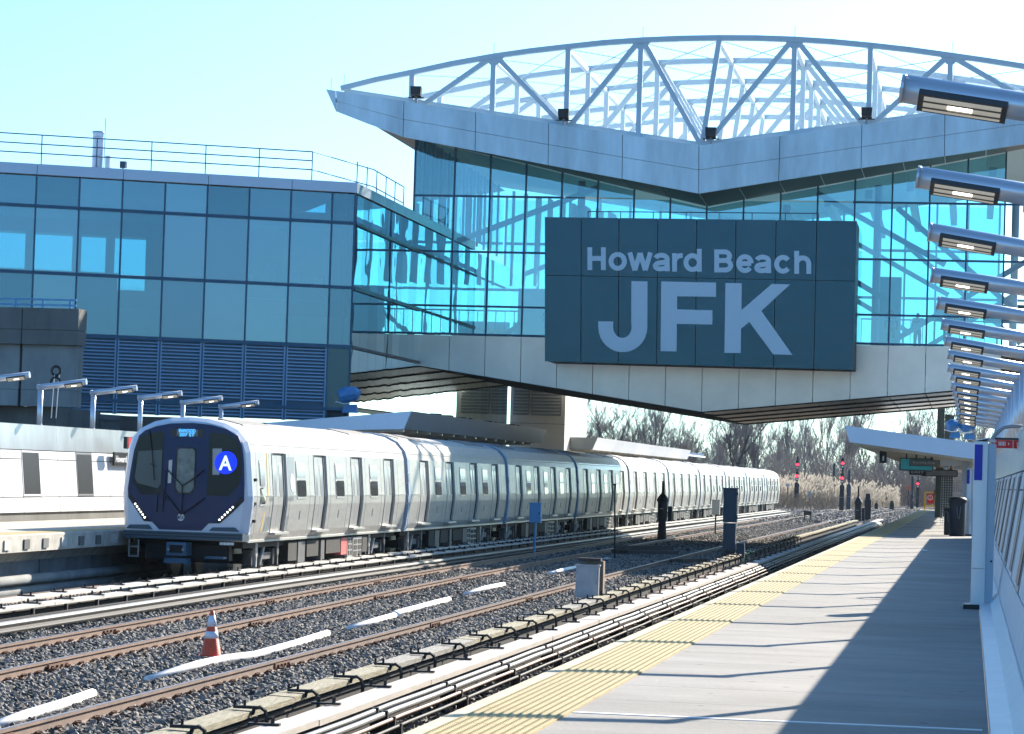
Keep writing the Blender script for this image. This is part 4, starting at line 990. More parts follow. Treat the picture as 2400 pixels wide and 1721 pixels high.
for px in (779, 809, 1158, 1506, 1862, 2232):
    x = tp(px, 120).x; z = zarch(x) if px > 800 else tipp.z; MB().tube([(x, TYF, z), (x, TYF, z+.55)], .012, 4).build('lightning_rod', 'mullion', BR)
for px, lab in ((975, 'black floodlight at the left end of the bridge roof'), (1322, 'black floodlight on the left slope of the bridge fascia'), (1668, 'black floodlight at the low fold of the bridge roof'), (2032, 'black floodlight on the right slope of the bridge fascia')):
    x = atY(px, 250, 112.9).x; z = zbot(x)
    FL = thing('floodlight', lab, 'floodlight', (x, 112.95, z))
    h = MB(); h.hexa([(x-.2, 112.7, z+.28), (x+.2, 112.7, z+.28), (x+.2, 113.0, z+.2), (x-.2, 113.0, z+.2)], [(x-.22, 112.7, z+.62), (x+.22, 112.7, z+.62), (x+.22, 113.02, z+.56), (x-.22, 113.02, z+.56)]); h.build('housing', 'black_box', FL)
    MB().box(x-.32, x+.32, 112.9, 112.98, z+.16, z+.2).build('bracket', 'black_box', FL); MB().box(x-.05, x+.05, 112.9, 113.0, z-.05, z+.28).build('stem', 'steel_dark', FL)

# ------------------------------------------------------------------ the big station sign
SY = 113.6
c00, c10, c01, c11 = atY(1276, 847, SY), atY(2001, 867, SY), atY(1276, 509, SY), atY(2009.5, 518.5, SY)
def SP(u, v, out=0.0):
    p = c00.lerp(c10, u).lerp(c01.lerp(c11, u), v); return Vector((p.x, SY-out, p.z))
SG = thing('station_sign', 'huge dark blue metal sign box reading Howard Beach JFK on the bridge front', 'sign', (c00.x, SY, c00.z))
B_ = MB(); B_.hexa([SP(.002, .004, -.06), SP(.998, .004, -.06), SP(.998, .004, -2.75), SP(.002, .004, -2.75)], [SP(.002, .996, -.06), SP(.998, .996, -.06), SP(.998, .996, -2.75), SP(.002, .996, -2.75)]); B_.build('sign_box', 'black_box', SG)
us = [0, .1195, .2415, .3665, .4915, .6165, .744, .8725, 1]
for k in range(8):
    for v0, v1 in ((0, .594), (.5985, 1)):
        u0, u1 = us[k]+.0014, us[k+1]-.0014
        MB().hexa([SP(u0, v0), SP(u1, v0), SP(u1, v0, -.06), SP(u0, v0, -.06)], [SP(u0, v1), SP(u1, v1), SP(u1, v1, -.06), SP(u0, v1, -.06)]).build('sign_panel', 'sign_panel', SG)
def s_uv(xc, yc):      # a photo point on the sign face
    p = atY(1250+xc/2.871, 490+yc/2.871, SY-.03); return Vector((p.x, SY-.03, p.z))
def letter(pts): return MB().prism([s_uv(*p) for p in pts], (0, .035, 0))
arcO = [(602+165*math.cos(a), 796+168*math.sin(a)) for a in [math.radians(d) for d in range(0, 181, 12)]]
arcI = [(599+62*math.cos(a), 796+72*math.sin(a)) for a in [math.radians(d) for d in range(180, -1, -15)]]
letter([(660, 486), (768, 488), (767, 760)]+arcO+[(437, 756), (537, 758)]+arcI+[(659, 760)]).build('letter_j', 'sign_letter', SG)
letter([(861, 488), (1229, 496), (1229, 591), (967, 588), (967, 676), (1205, 682), (1204, 778), (965, 773), (963, 959), (856, 957)]).build('letter_f', 'sign_letter', SG)
letter([(1293, 498), (1402, 500), (1400, 682), (1605, 504), (1727, 508), (1534, 686), (1743, 982), (1614, 978), (1453, 760), (1397, 806), (1395, 970), (1286, 968)]).build('letter_k', 'sign_letter', SG)
# Howard Beach in strokes: each letter one part; units are x-heights, pen width .21
def stroke(pts, wd):
    L = [Vector((p[0], p[1], 0)) for p in pts]; A, B2 = [], []
    for i, p in enumerate(L):
        d0 = (L[i]-L[i-1]).normalized() if i else (L[1]-L[0]).normalized(); d1 = (L[i+1]-L[i]).normalized() if i < len(L)-1 else d0
        n0 = Vector((-d0.y, d0.x, 0)); n1 = Vector((-d1.y, d1.x, 0)); n = (n0+n1).normalized(); k = wd/2/max(.35, n.dot(n1))
        A.append(p+n*k); B2.append(p-n*k)
    return A, B2
def arc(cx_, cy_, rx, ry, a0, a1, n=14): return [(cx_+rx*math.cos(math.radians(a0+(a1-a0)*k/n)), cy_+ry*math.sin(math.radians(a0+(a1-a0)*k/n))) for k in range(n+1)]
PW = .26
CH = 1.25
GLY = {'H': (1.0, [[(.13, 0), (.13, CH)], [(.87, 0), (.87, CH)], [(.2, .64), (.8, .64)]]),
 'o': (1.0, [arc(.5, .5, .37, .38, 90, 450, 28)]),
 'w': (1.37, [[(.12, 1), (.40, .03)], [(.40, .03), (.685, .97)], [(.685, .97), (.97, .03)], [(.97, .03), (1.25, 1)]]),
 'a': (.93, [arc(.45, .665, .32, .21, 165, 0, 12)+[(.77, .60), (.78, .0)], [(.75, .53), (.55, .48)]+arc(.39, .29, .27, .165, 95, 275, 12)+[(.60, .15), (.75, .27)]]),
 'r': (.6, [[(.13, 0), (.13, 1.0)], arc(.48, .54, .34, .33, 180, 88, 8)+[(.58, .87)]]),
 'd': (.98, [[(.85, 0), (.85, CH)], arc(.48, .5, .36, .38, 15, 345, 24)]),
 'B': (1.03, [[(.13, 0), (.13, CH)], [(.2, 1.12), (.58, 1.12)]+arc(.58, .885, .25, .235, 80, -90, 10)+[(.2, .65)], [(.2, .647), (.60, .647)]+arc(.60, .388, .29, .259, 80, -90, 10)+[(.2, .129)]]),
 'e': (.93, [[(.14, .50), (.80, .50)], arc(.47, .5, .35, .38, 3, 322, 24)]),
 'c': (.93, [arc(.47, .5, .35, .38, 38, 322, 22)]),
 'h': (.92, [[(.13, 0), (.13, CH)], arc(.46, .54, .33, .33, 170, 0, 12)+[(.79, 0)]])}
def write(word, xs_, ybase, ytop, slope):
    for ch_, x_ in zip(word, xs_):
        wdt, sts_ = GLY[ch_]; xh = (ybase-ytop)/1.25; m = MB()
        for j, st in enumerate(sts_):
            A, B2 = stroke(st, PW)
            def cv(q): return s_uv(x_+q.x*xh, ybase-q.y*xh+slope*(x_-366)) + Vector((0, -.003*j, 0))
            n = len(A); A = [cv(q) for q in A]; B2 = [cv(q) for q in B2]
            bk = Vector((0, .03, 0)); vs = A+B2+[q+bk for q in A]+[q+bk for q in B2]
            fs = []
            for i in range(n-1): fs += [(i, i+1, n+i+1, n+i), (2*n+i, 3*n+i, 3*n+i+1, 2*n+i+1), (i, 2*n+i, 2*n+i+1, i+1), (n+i, n+i+1, 3*n+i+1, 3*n+i)]
            fs += [(0, n, 3*n, 2*n), (n-1, 3*n-1, 4*n-1, 2*n-1)]
            m.add(vs, fs)
        m.build('letter_'+ch_.lower(), 'sign_letter', SG)
write('Howard', (364, 506, 634, 806, 934, 1012), 412, 258, .0165)
write('Beach', (1218, 1366, 1488, 1622, 1756), 412, 258, .0175)
m = MB(); R2 = thing('sign_railing', 'thin steel maintenance railing on top of the big sign', 'railing', SP(.5, 1))
za = SP(.2, 1).z+.28
MB().tube([SP(.135, 1, -.6)+Vector((0, 0, .30)), SP(.875, 1, -.6)+Vector((0, 0, .34))], .02, 5).build('rail', 'mullion', R2)
for k in range(8):
    u = .135+.74*k/7; q = SP(u, 1, -.6); MB().tube([q, q+Vector((0, 0, .32))], .018, 5).build('post', 'mullion', R2)

# ------------------------------------------------------------------ block with louvres under the bridge, far platform canopies
WB = thing('service_block', 'pale metal clad block with louvred front beneath the bridge', 'building', (-21.2, 141, 0))
x0, x1 = -22.6, -19.85
MB().box(x0, x1, 141, 149.2, -.3, 10.2).build('wall', 'white_block', WB)
for a, b in ((x0+.15, x0+.95), (x0+1.05, x1-.2)):
    bk = MB().box(a, b, 140.96, 140.995, 5.6, 9.6).build('louvre_backing', 'steel_dark', WB)
    m = MB(); z = 5.7
    while z < 9.5: m.hexa([(a+.03, 140.86, z), (b-.03, 140.86, z), (b-.03, 140.955, z+.05), (a+.03, 140.955, z+.05)], [(a+.03, 140.86, z+.05), (b-.03, 140.86, z+.05), (b-.03, 140.955, z+.1), (a+.03, 140.955, z+.1)]); z += .16
    m.build('louvre_slats', 'louvre_grey', bk)
for z in (5.2, 3.0): MB().box(x0, x1+.004, 140.97, 149.2, z-.012, z+.012).build('joint', 'steel_dark', WB)
for yy in (143.5, 146.2): MB().box(x1-.002, x1+.006, yy, yy+.15, 6.2, 8.8).build('slot_window', 'steel_dark', WB)
def canopy(label, x0, x1, y0, y1, zr, zl, fh, m_front, m_side, name='platform_canopy', flare=.25, lh=1.0):
    T = thing(name, label, 'canopy', ((x0+x1)/2, y0, PZ))
    # x1 is the track edge; fascia leans outwards
    s = 1 if x1 > x0 else -1
    MB().prism([(x0, y0, zl), (x1, y0, zr), (x1+s*flare, y0, zr+fh), (x0, y0, zl+fh*lh)], (0, .12, 0)).build('end_fascia', m_front, T)
    MB().hexa([(x1, y0+.12, zr), (x1-s*.1, y0+.12, zr), (x1-s*.1, y1, zr), (x1, y1, zr)], [(x1+s*flare, y0+.12, zr+fh), (x1+s*(flare-.1), y0+.12, zr+fh), (x1+s*(flare-.1), y1, zr+fh), (x1+s*flare, y1, zr+fh)]).build('side_fascia', m_side, T)
    MB().hexa([(x0, y0+.12, zl+.02), (x1-s*.1, y0+.12, zr+.02), (x1-s*.1, y1, zr+.02), (x0, y1, zl+.02)], [(x0, y0+.12, zl+.2), (x1-s*.1, y0+.12, zr+.2), (x1-s*.1, y1, zr+.2), (x0, y1, zl+.2)]).build('deck', 'steel_dark', T)
    y = y0+.6
    while y < min(y1, y0+60):
        MB().bar((x0, y, zl-.03), (x1-s*.1, y, zr-.03), .12, .1).build('rib', 'soffit_metal', T); y += 2.4
    y = y0+3
    while y < y1: MB().box(x0+s*.5-.1, x0+s*.5+.1, y-.1, y+.1, PZ, zl).build('column', 'box_grey', T); y += 9
    return T
CP1 = canopy('grey canopy with dark sloping edge over the far platform behind the train', -23.6, -18.85, 95, 126.5, 4.05, 3.85, .62, 'fascia_blue', 'steel_dark', lh=.45)
k = 0
for yy in (101, 103.4, 106.6, 107.8, 112.5, 113.6, 118.4, 119.4): MB().box(-19.1, -18.75, yy, yy+.5, 4.66, 4.74).build('roof_cap', 'black_box', CP1)
canopy('pale sunlit canopy over the far platform past the bridge', -22.6, -18.7, 143, 192, 4.0, 3.95, .62, 'steel_dark', 'wall_white')
canopy('white canopy with tapering end over the near platform', .35, -3.8, 92, 198, 4.0, 3.55, .52, 'fascia_blue', 'wall_white', flare=.15)
TRS = thing('steel_lattice', 'open steel lattice at the end of the far pale canopy', 'frame', (-18.8, 193, 4))
for k in range(6): MB().bar((-21.5, 193+k*2, 4.3), (-18.6, 193+k*2, 4.45), .1, .12).build('beam', 'fascia_blue', TRS)
MB().bar((-18.7, 192.5, 4.3), (-18.7, 205, 4.3), .1, .12).build('edge_beam', 'fascia_blue', TRS)
MB().tube([(-21, 195, PZ), (-21, 195, 4.3)], .1, 8).build('column', 'fascia_blue', TRS)

# blue wrapped spotlights on the canopies
def wrapped(p, label, s=1.0, yaw=0):
    T = thing('wrapped_spotlight', label, 'spotlight', p); p = Vector(p)
    MB().prism([p+Vector((-.16*s, -.12, 0)), p+Vector((.2*s, -.12, 0)), p+Vector((.17*s, -.12, .2*s)), p+Vector((-.1*s, -.12, .18*s))], (0, .26, 0)).build('base', 'wrap_blue', T)
    MB().tube([p+Vector((-.22*s, -.18, .36*s)), p+Vector((-.05*s, -.1, .42*s)), p+Vector((.12*s, 0, .44*s)), p+Vector((.22*s, 0, .40*s))], [.15*s, .19*s, .17*s, .12*s], 10).build('shade', 'wrap_blue', T)
    MB().tube([p+Vector((-.3*s, -.16, .25*s)), p+Vector((-.1*s, -.2, .2*s)), p+Vector((.1*s, -.2, .22*s))], .018, 5).build('strap', 'white_paint', T)
p = atY(2236, 1027, 93.2); wrapped(p, 'blue wrapped spotlight on the near canopy, beside the tall dark posts')
p = atY(2270, 1030, 93.2); wrapped(p, 'blue wrapped spotlight on the near canopy, close to the wall lamps')
p = atY(818, 968, 96.5); wrapped(p, 'light blue wrapped spotlight on the far canopy above the train roof', 1.5)
for (xa, yt, Yd, wd, lab) in ((2206, 955, 150, .38, 'tallest dark steel post behind the near canopy'), (2221, 974, 155, .28, 'short dark steel post next to the tallest one'), (2231, 975, 160, .28, 'short dark steel post half hidden by a blue spotlight')):
    p = atY(xa, yt, Yd); T = thing('steel_post', lab, 'post', (p.x, Yd, -.3))
    MB().box(p.x-wd/2, p.x+wd/2, Yd, Yd+wd*.7, -.3, p.z).build('shaft', 'pole_green', T); MB().box(p.x-wd*.6, p.x+wd*.6, Yd-.03, Yd+wd*.8, p.z, p.z+.05).build('cap', 'pole_green', T)

# ------------------------------------------------------------------ things on the near platform
def kiosk(Y, x0, x1, h, label):
    T = thing('help_kiosk', label, 'kiosk', ((x0+x1)/2, Y, PZ)); xm = spow(x0, x1, .62); D = .42
    n = 8; pts = [(x0+.0, Y+D)]+[(spow(x0, xm, 1-math.cos(k*PI/2/n)), Y+.05*(1-math.sin(k*PI/2/n))+.0) for k in range(n+1)]+[(xm, Y+D)]
    MB().prism([(a, b, PZ+.06) for a, b in pts], (0, 0, h-.06)).build('column', 'kiosk_white', T)
    MB().box(xm+.004, x1, Y+.02, Y+D, PZ+.06, PZ+h-.03).build('side_column', 'kiosk_side', T)
    MB().prism([(x0, Y+.01, PZ+h+.002), (xm, Y-.002, PZ+h+.04), (x1, Y+.02, PZ+h+.002), (x1, Y+D, PZ+h+.002), (x0, Y+D, PZ+h+.002)], (0, 0, .012)).build('top_cap', 'kiosk_white', T)
    MB().box(x0+.005, spow(x0, xm, .62), Y-.008, Y+.03, PZ+h-.50, PZ+h-.04).build('blue_panel', 'blue_sticker', T)
    MB().prism([(x0-.006, Y+.05, PZ+h*.42), (x0-.006, Y+.3, PZ+h*.42), (x0-.006, Y+.3, PZ+h*.64), (x0-.006, Y+.05, PZ+h*.64)], (.02, 0, 0)).build('side_door', 'kiosk_side', T)
    MB().box(x0-.09, x1+.02, Y-.12, Y+D+.1, PZ, PZ+.06).build('base', 'sign_black', T)
    MB().box(x0+.01, xm-.004, Y-.004, Y+.02, PZ+.52, PZ+.526).build('seam', 'steel_dark', T)
    MB().tube([(x1-.03, Y+.0, PZ+.62), (x1-.03, Y+.03, PZ+.62)], .014, 8).build('bolt', 'sign_black', T)
kiosk(37.6, .05, .33, 2.16, 'tall white information column with blue panel standing by the panelled wall')
kiosk(94.8, -.10, .16, 2.2, 'second white information column farther along, behind the black bins')
def bin_(x, Y, r_, h, label):
    T = thing('litter_bin', label, 'litter bin', (x, Y, PZ))
    MB().lathe([(r_*.9, 0), (r_*.95, .06), (r_, h*.86), (r_*.98, h*.88)], (x, Y, PZ), 18).build('barrel', 'black_box', T, True)
    MB().lathe([(r_*1.1, h*.88), (r_*1.12, h*.95), (r_*.9, h), (r_*.5, h+.02)], (x, Y, PZ), 18).build('lid', 'black_box', T, True)
    MB().tube([(x-.02, Y-r_-.01, PZ+h*.75), (x, Y-r_-.03, PZ+h*.5), (x+.06, Y-r_-.03, PZ+h*.45), (x+.1, Y-r_-.01, PZ+h*.78)], .01, 5).build('chain', 'conduit', T)
bin_(-.36, 94.0, .27, 1.24, 'large black litter bin with a hanging chain next to the second white column')
bin_(-.66, 95.6, .14, .9, 'slim black bin half hidden behind the large black bin')
# red sign on an arched steel bracket above the wall
p = atX(2331, 1050, .5)
RSG = thing('wall_sign', 'red sign with white bars under a curved steel bracket above the wall', 'sign', (.5, 44, 2.6))
sx0, sx1 = atY(2331, 1050, 44), atY(2420, 1050, 44); zt1, zb1 = atY(2331, 1031, 44).z, atY(2331, 1050, 44).z
MB().box(sx0.x, sx0.x+.27, 44, 44.06, zb1, zt1).build('face', 'red_sign', RSG); MB().box(sx0.x+.278, sx1.x, 44.01, 44.07, zb1, zt1).build('face', 'red_sign', RSG)
MB().box(sx0.x, sx1.x, 44, 44.08, zt1+.003, zt1+.035).build('top_edge', 'sign_black', RSG)
for k in range(5): MB().box(sx0.x+.06+k*.022, sx0.x+.073+k*.022, 43.994, 44, zb1+.035, zt1-.025).build('white_bar', 'white_paint', RSG)
for k in range(4): MB().box(sx0.x+.33+k*.05, sx0.x+.345+k*.05, 44.004, 44.01, zb1+.02, zt1-.03-.012*(k % 2)).build('white_bar', 'white_paint', RSG)
MB().box(sx0.x+.20, sx0.x+.215, 43.994, 44, zb1+.05, zt1-.04).build('white_bar', 'white_paint', RSG)
ar = [atY(x, y, 43.8) for x, y in ((2325, 1040), (2325, 1028), (2333, 1018), (2352, 1003), (2372, 999), (2420, 1001))]
MB().tube(ar, .028, 8).build('bracket', 'steel_dark', RSG, True)
MB().tube([ar[0], ar[0]-Vector((0, 0, 1.6))], .02, 8).build('bracket_leg', 'steel_dark', RSG)
# hanging signs under the near canopy
def hang_sign(x0, x1, Y, z0, z1, label, m_face, txt=None, tcol='sign_teal', inset=.04):
    T = thing('hanging_sign', label, 'sign', ((x0+x1)/2, Y, z0))
    MB().box(x0, x1, Y, Y+.14, z0, z1).build('case', 'sign_black', T)
    F_ = MB().box(x0+inset, x1-inset, Y-.012, Y-.002, z0+inset, z1-inset).build('face', m_face, T)
    for x in (x0+.2, x1-.3): MB().box(x, x+.05, Y+.04, Y+.09, z1, z1+.35).build('hanger', 'sign_black', T)
    if txt: text_on(text_mesh(txt, 'lettering', tcol, (x1-x0)*.72, (z1-z0)*.42, .01, .003), 'lettering', T, (x0+(x1-x0)*.12, Y-.018, z0+(z1-z0)*.3), (1, 0, 0), (0, 0, 1))
    return T
def rect(px0, py0, px1, py1, Y): a, b = atY(px0, py1, Y), atY(px1, py0, Y); return a.x, b.x, Y, a.z, b.z
hang_sign(*rect(2108, 1075, 2188, 1103, 98), 'wide black platform sign with teal train lines listed on it', 'sign_teal')
hang_sign(*rect(2131, 1079, 2203, 1092, 97), 'grey Boarding Area sign hanging in front of the teal train sign', 'grey_sign', 'Boarding Area', 'box_pale', .02)
hang_sign(*rect(2131, 1101, 2172, 1113, 108), 'small black EXIT sign hanging below the other signs', 'sign_black', 'EXIT', 'box_grey', .01)
hang_sign(*rect(2160, 1102, 2245, 1116, 116), 'long dark teal sign farther under the canopy', 'concrete_blue')
a = atY(2070, 1057, 100); CM = thing('canopy_camera', 'small black camera hanging from the edge of the near canopy', 'camera', a)
MB().box(a.x-.12, a.x+.12, 100, 100.3, a.z-.42, a.z).build('housing', 'black_box', CM); MB().box(a.x-.02, a.x+.04, 99.99, 100, a.z-.34, a.z-.18).build('lens', 'white_paint', CM); MB().tube([(a.x, 100.1, a.z), (a.x, 100.1, a.z+.5)], .03, 6).build('stem', 'black_box', CM)
# lights and pipes under the canopy near the wall
x0, x1, Y, z0, z1 = rect(2204, 1079, 2276, 1091, 95); LT = thing('canopy_light', 'white strip light fitting under the near canopy', 'light fitting', (x0, 95, z0))
MB().box(x0, x1, 95, 95.4, z0, z1).build('tray', 'wall_white', LT)
for k in (0, 1): MB().lathe([(.03, 0), (.1, .02), (.11, .09), (.04, .12)], (spow(x0, x1, .2+.35*k), 95.1, z0-.13), 10).build('lamp', 'box_pale', LT)
# gate at the end of the platform
p0 = atZ(2165, 1195, PZ); gy = 197.0
GT = thing('platform_gate', 'yellow framed gate with red notice at the end of the platform', 'gate', (-3.0, gy, PZ))
x0, x1, Y, z0, z1 = rect(2167, 1155, 2193, 1185, gy)
for a, b in (((x0, PZ), (x0, z1)), ((x1, PZ), (x1, z1)), ((x0, z1), (x1, z1)), ((x0, z0), (x1, z0))): MB().bar((a[0], gy, a[1]), (b[0], gy, b[1]), .1, .1, (0, 1, 0)).build('frame_bar', 'amber', GT)
MB().box(x0+.15, x1-.12, gy-.03, gy-.01, z0+.15, z1-.1).build('notice', 'red_sign', GT)
cxs, czs = (x0+x1)/2, (z0+z1)/2+.1; MB().tube([(cxs+.16*math.cos(k*PI/6), gy-.04, czs+.16*math.sin(k*PI/6)) for k in range(13)], .025, 4).build('notice_ring', 'white_paint', GT)
MB().bar((cxs, gy-.04, czs-.1), (cxs, gy-.04, czs+.1), .03, .03, (0, 1, 0)).build('notice_mark', 'white_paint', GT)
for k in range(14): MB().box(x1+.1+k*.16, x1+.12+k*.16, gy, gy+.02, PZ, z1).build('picket', 'box_grey', GT)
MB().box(x1, x1+2.4, gy-.02, gy+.03, z1, z1+.05).build('top_rail', 'box_grey', GT)
# mesh screen behind the bins
MS = thing('mesh_screen', 'dark wire mesh screen beside the canopy columns', 'screen', (-.4, 120, PZ))
for k in range(22):
    z = PZ+.1*k; MB().tube([(-1.15, 120, z), (.1, 120, z+.0)], .008, 3).build('wire', 'box_grey', MS); 
for k in range(14): MB().tube([(-1.15+.095*k, 120, PZ), (-1.15+.095*k, 120, PZ+2.2)], .008, 3).build('wire', 'box_grey', MS)
# crumpled paper and scraps
def scrap(p, s, m, label, cat):
    T = MB(); r_ = random.Random(int(s*1e5)); n = 10
    T.loft([[(p.x+s*q*math.cos(k*2*PI/n)*r_.uniform(.7, 1.3), p.y+s*1.6*q*math.sin(k*2*PI/n)*r_.uniform(.7, 1.3), p.z+z*s) for k in range(n)] for q, z in ((.9, .02), (1, .15), (.6, .4), (.1, .5))], caps=True)
    tag(T.build('litter', m), label, cat)
scrap(atZ(2166, 1293, PZ), .09, 'wall_white', 'crumpled white paper lying on the platform in the shade edge', 'litter')
scrap(atZ(1423, 1312, -.15), .16, 'cover_pale', 'white plastic scrap lying on the shaded ballast', 'litter')
scrap(atZ(862, 1532, -.15), .045, 'cone_orange', 'small orange scrap on the ballast beside the wooden boards', 'litter')
# ------------------------------------------------------------------ trackside equipment
c = atZ(494, 1543, -.15); CN = thing('traffic_cone', 'orange traffic cone with two white bands standing on the ballast', 'traffic cone', c)
MB().prism([c+Vector((-.19, -.19, 0)), c+Vector((.19, -.19, 0)), c+Vector((.19, .19, 0)), c+Vector((-.19, .19, 0))], (0, 0, .035)).build('base', 'cone_orange', CN)
def cr(z): return .155-.125*z/.68
MB().lathe([(cr(0)+.01, .035), (cr(.05), .06), (cr(.68), .68), (cr(.68)*.5, .69)], c, 20).build('cone_body', 'cone_orange', CN, True)
for z0, z1 in ((.29, .39), (.46, .62)): MB().lathe([(cr(z0)+.004, z0), (cr(z1)+.004, z1)], c, 20).build('reflective_band', 'cone_white', CN, True)
# white plastic pipes half sunk in the ballast
c6 = lambda x, y: atZ(x/2.268, 1250+y/2.268, -.10); c7 = lambda x, y: atZ(900+x/2.268, 950+y/2.268, -.10)
pipes = [([c6(-60, 1030), c6(120, 975), c6(330, 910), c6(490, 852)], 'thick white pipe lying on the ballast closest to the rusty rail end'),
 ([c6(780, 776), c6(1050, 700), c6(1200, 668), c6(1350, 650), c6(1560, 590), c6(1740, 532)], 'long bent white pipe on the ballast passing the traffic cone'),
 ([c6(1850, 505), c6(2000, 465), c6(2095, 438)], 'short straight white pipe with an open end on the ballast'),
 ([c6(2120, 438), c7(60, 1108), c7(200, 1070), c7(345, 1032)], 'white pipe on the ballast following the one with the open end'),
 ([c7(430, 1004), c7(530, 975), c7(635, 953)], 'white pipe length on the ballast near the grey junction box'),
 ([c7(870, 895), c7(940, 880), c7(1020, 862)], 'white pipe length half in the bridge shadow')]
for pts, lab in pipes:
    T = thing('white_pipe', lab, 'pipe', pts[0], 'white pipe lengths on the ballast')
    rad = [.045]+[.066]*(len(pts)-2)+[.06]
    MB().tube(pts, rad, 8).build('pipe', 'pipe_white', T, True)
    MB().tube([pts[-1]-(pts[-1]-pts[-2]).normalized()*.06, pts[-1]+(pts[-1]-pts[-2]).normalized()*.01], .058, 8).build('pipe_end', 'cover_pale', T)
def cabinet(label, x, Y, wd, dp, z0, z1, m, post_z=-.2, door='steel_dark', pm='iron', vents=False):
    T = thing('trackside_box', label, 'box', (x, Y, post_z))
    b_ = MB().box(x-wd/2, x+wd/2, Y, Y+dp, z0, z1).build('case', m, T)
    MB().box(x-wd/2-.02, x+wd/2+.02, Y-.02, Y+dp+.02, z1, z1+.03).build('lid', m, T)
    MB().box(x-wd/2+.03, x+wd/2-.03, Y-.012, Y-.002, z0+.04, z1-.04).build('door', m, b_)
    MB().box(x+wd/2-.06, x+wd/2-.035, Y-.03, Y-.012, (z0+z1)/2-.05, (z0+z1)/2+.05).build('handle', door, b_)
    MB().tube([(x, Y+dp/2, post_z), (x, Y+dp/2, z0)], .04, 8).build('post', pm, T)
    return T
b1 = atZ(1375, 1440, -.15); Yb = b1.y
x0, x1, Y, z0, z1 = rect(1348, 1328, 1404, 1400, Yb)
J = cabinet('white metal junction box on a post with a rusty box behind it', (x0+x1)/2, Yb, x1-x0, .22, z0, z1, 'box_grey')
MB().box(x0+.1, x1+.06, Yb+.24, Yb+.5, z0+.02, z1+.1).build('rear_case', 'box_rust', J); MB().box(x0+.02, x1+.02, Yb+.1, Yb+.3, z1+.1, z1+.16).build('top_bar', 'iron', J)
MB().tube([(x1-.05, Yb+.1, z0), (x1+.02, Yb, z0-.3), (x1+.2, Yb-.1, -.15)], .015, 5).build('cable', 'iron', J)
x0, x1, Y, z0, z1 = rect(1240, 1181, 1268, 1225, 97); cabinet('bright blue trackside box on a post in front of the train', (x0+x1)/2, 97, x1-x0, .25, z0, z1, 'box_blue', -.2, 'navy_box', 'box_blue')
x0, x1, Y, z0, z1 = rect(1668, 1173, 1687, 1206, 150); cabinet('small pale cabinet beside the far cars of the train', (x0+x1)/2, 150, x1-x0, .3, z0, z1, 'box_pale')
x0, x1, Y, z0, z1 = rect(1392+500, 1152, 1402+500, 1168, 330); cabinet('pale blue cabinet by the reeds behind the signals', (x0+x1)/2, 330, x1-x0, .5, z0, z1, 'box_pale')
b = atZ(1712, 1325, -.15); BS = thing('signal_cabinet', 'tall black two-part signal cabinet standing between the tracks in shadow', 'cabinet', (b.x, b.y, -.2))
x0, x1, Y, z0, z1 = rect(1694, 1147, 1728, 1224, b.y); zl = atY(1710, 1290, b.y).z
U_ = MB().box(x0, x1, Y, Y+.4, z0, z1).build('upper_case', 'navy_box', BS); MB().box(x0+.02, x1-.02, Y+.02, Y+.4, zl, z0-.03).build('lower_case', 'navy_box', BS)
MB().box(x0-.03, x1+.03, Y-.03, Y+.43, z1, z1+.04).build('lid', 'navy_box', BS); MB().box(x0+.04, x1-.04, Y-.012, Y-.002, z0+.05, z1-.05).build('door', 'navy_box', U_)
for z in (z0+.12, z1-.2): MB().box(x1-.01, x1+.03, Y+.05, Y+.12, z, z+.1).build('hinge', 'iron', BS)
MB().box(x1+.02, x1+.28, Y+.1, Y+.4, zl-.25, zl+.25).build('side_case', 'navy_box', BS)
for k in range(5): MB().tube([(x0+.1+.08*k, Y+.1, zl), (x0-.05+.06*k, Y-.1, zl-.3), (x0+.05*k, Y-.15, -.2)], .03, 6).build('cable', 'iron', BS)
def dome_case(px0, px1, pyt, pyb, Y, label, neck=True):
    a = atY((px0+px1)/2, pyb, Y); t = atY((px0+px1)/2, pyt, Y); wd = (px1-px0)/F_PX*Y*1.0; H_ = t.z-a.z
    T = thing('dome_signal_case', label, 'signal case', (a.x, Y, -.2)); 
    MB().lathe([(wd*.38, 0), (wd*.4, H_*.1), (wd*.42, H_*.48), (wd*.5, H_*.5), (wd*.5, H_*.55), (wd*.25, H_*.66), (wd*.12, H_*.7)], (a.x, Y, a.z), 14).build('body', 'black_box', T)
    MB().lathe([(wd*.12, H_*.69), (wd*.11, H_*.98), (wd*.14, H_)], (a.x, Y, a.z), 10).build('neck', 'black_box', T)
    MB().box(a.x+wd*.45, a.x+wd*.8, Y, Y+.25, a.z, a.z+H_*.38).build('side_case', 'black_box', T); MB().tube([(a.x, Y, -.25), (a.x, Y, a.z+.02)], [wd*.42, wd*.3], 10).build('pedestal', 'iron', T)
    MB().box(a.x-wd*.2, a.x+wd*.1, Y-wd*.44, Y-wd*.4, a.z+H_*.3, a.z+H_*.33).build('plate', 'conduit', T)
dome_case(1538, 1566, 1128, 1222, 130, 'black dome-topped signal case in front of the sunlit train')
dome_case(2001, 2020, 1140, 1222, 218, 'black dome-topped signal case in the junction beyond the bridge')
a, b = atZ(1441, 1310, -.15), None; p = atY(1441, 1138, a.y)
TP_ = thing('marker_post', 'thin dark post standing on the shaded ballast', 'post', a); MB().tube([a-Vector((0, 0, .1)), p], .03, 6).build('shaft', 'iron', TP_); MB().box(p.x-.05, p.x+.05, p.y-.05, p.y+.05, p.z, p.z+.06).build('cap', 'iron', TP_)
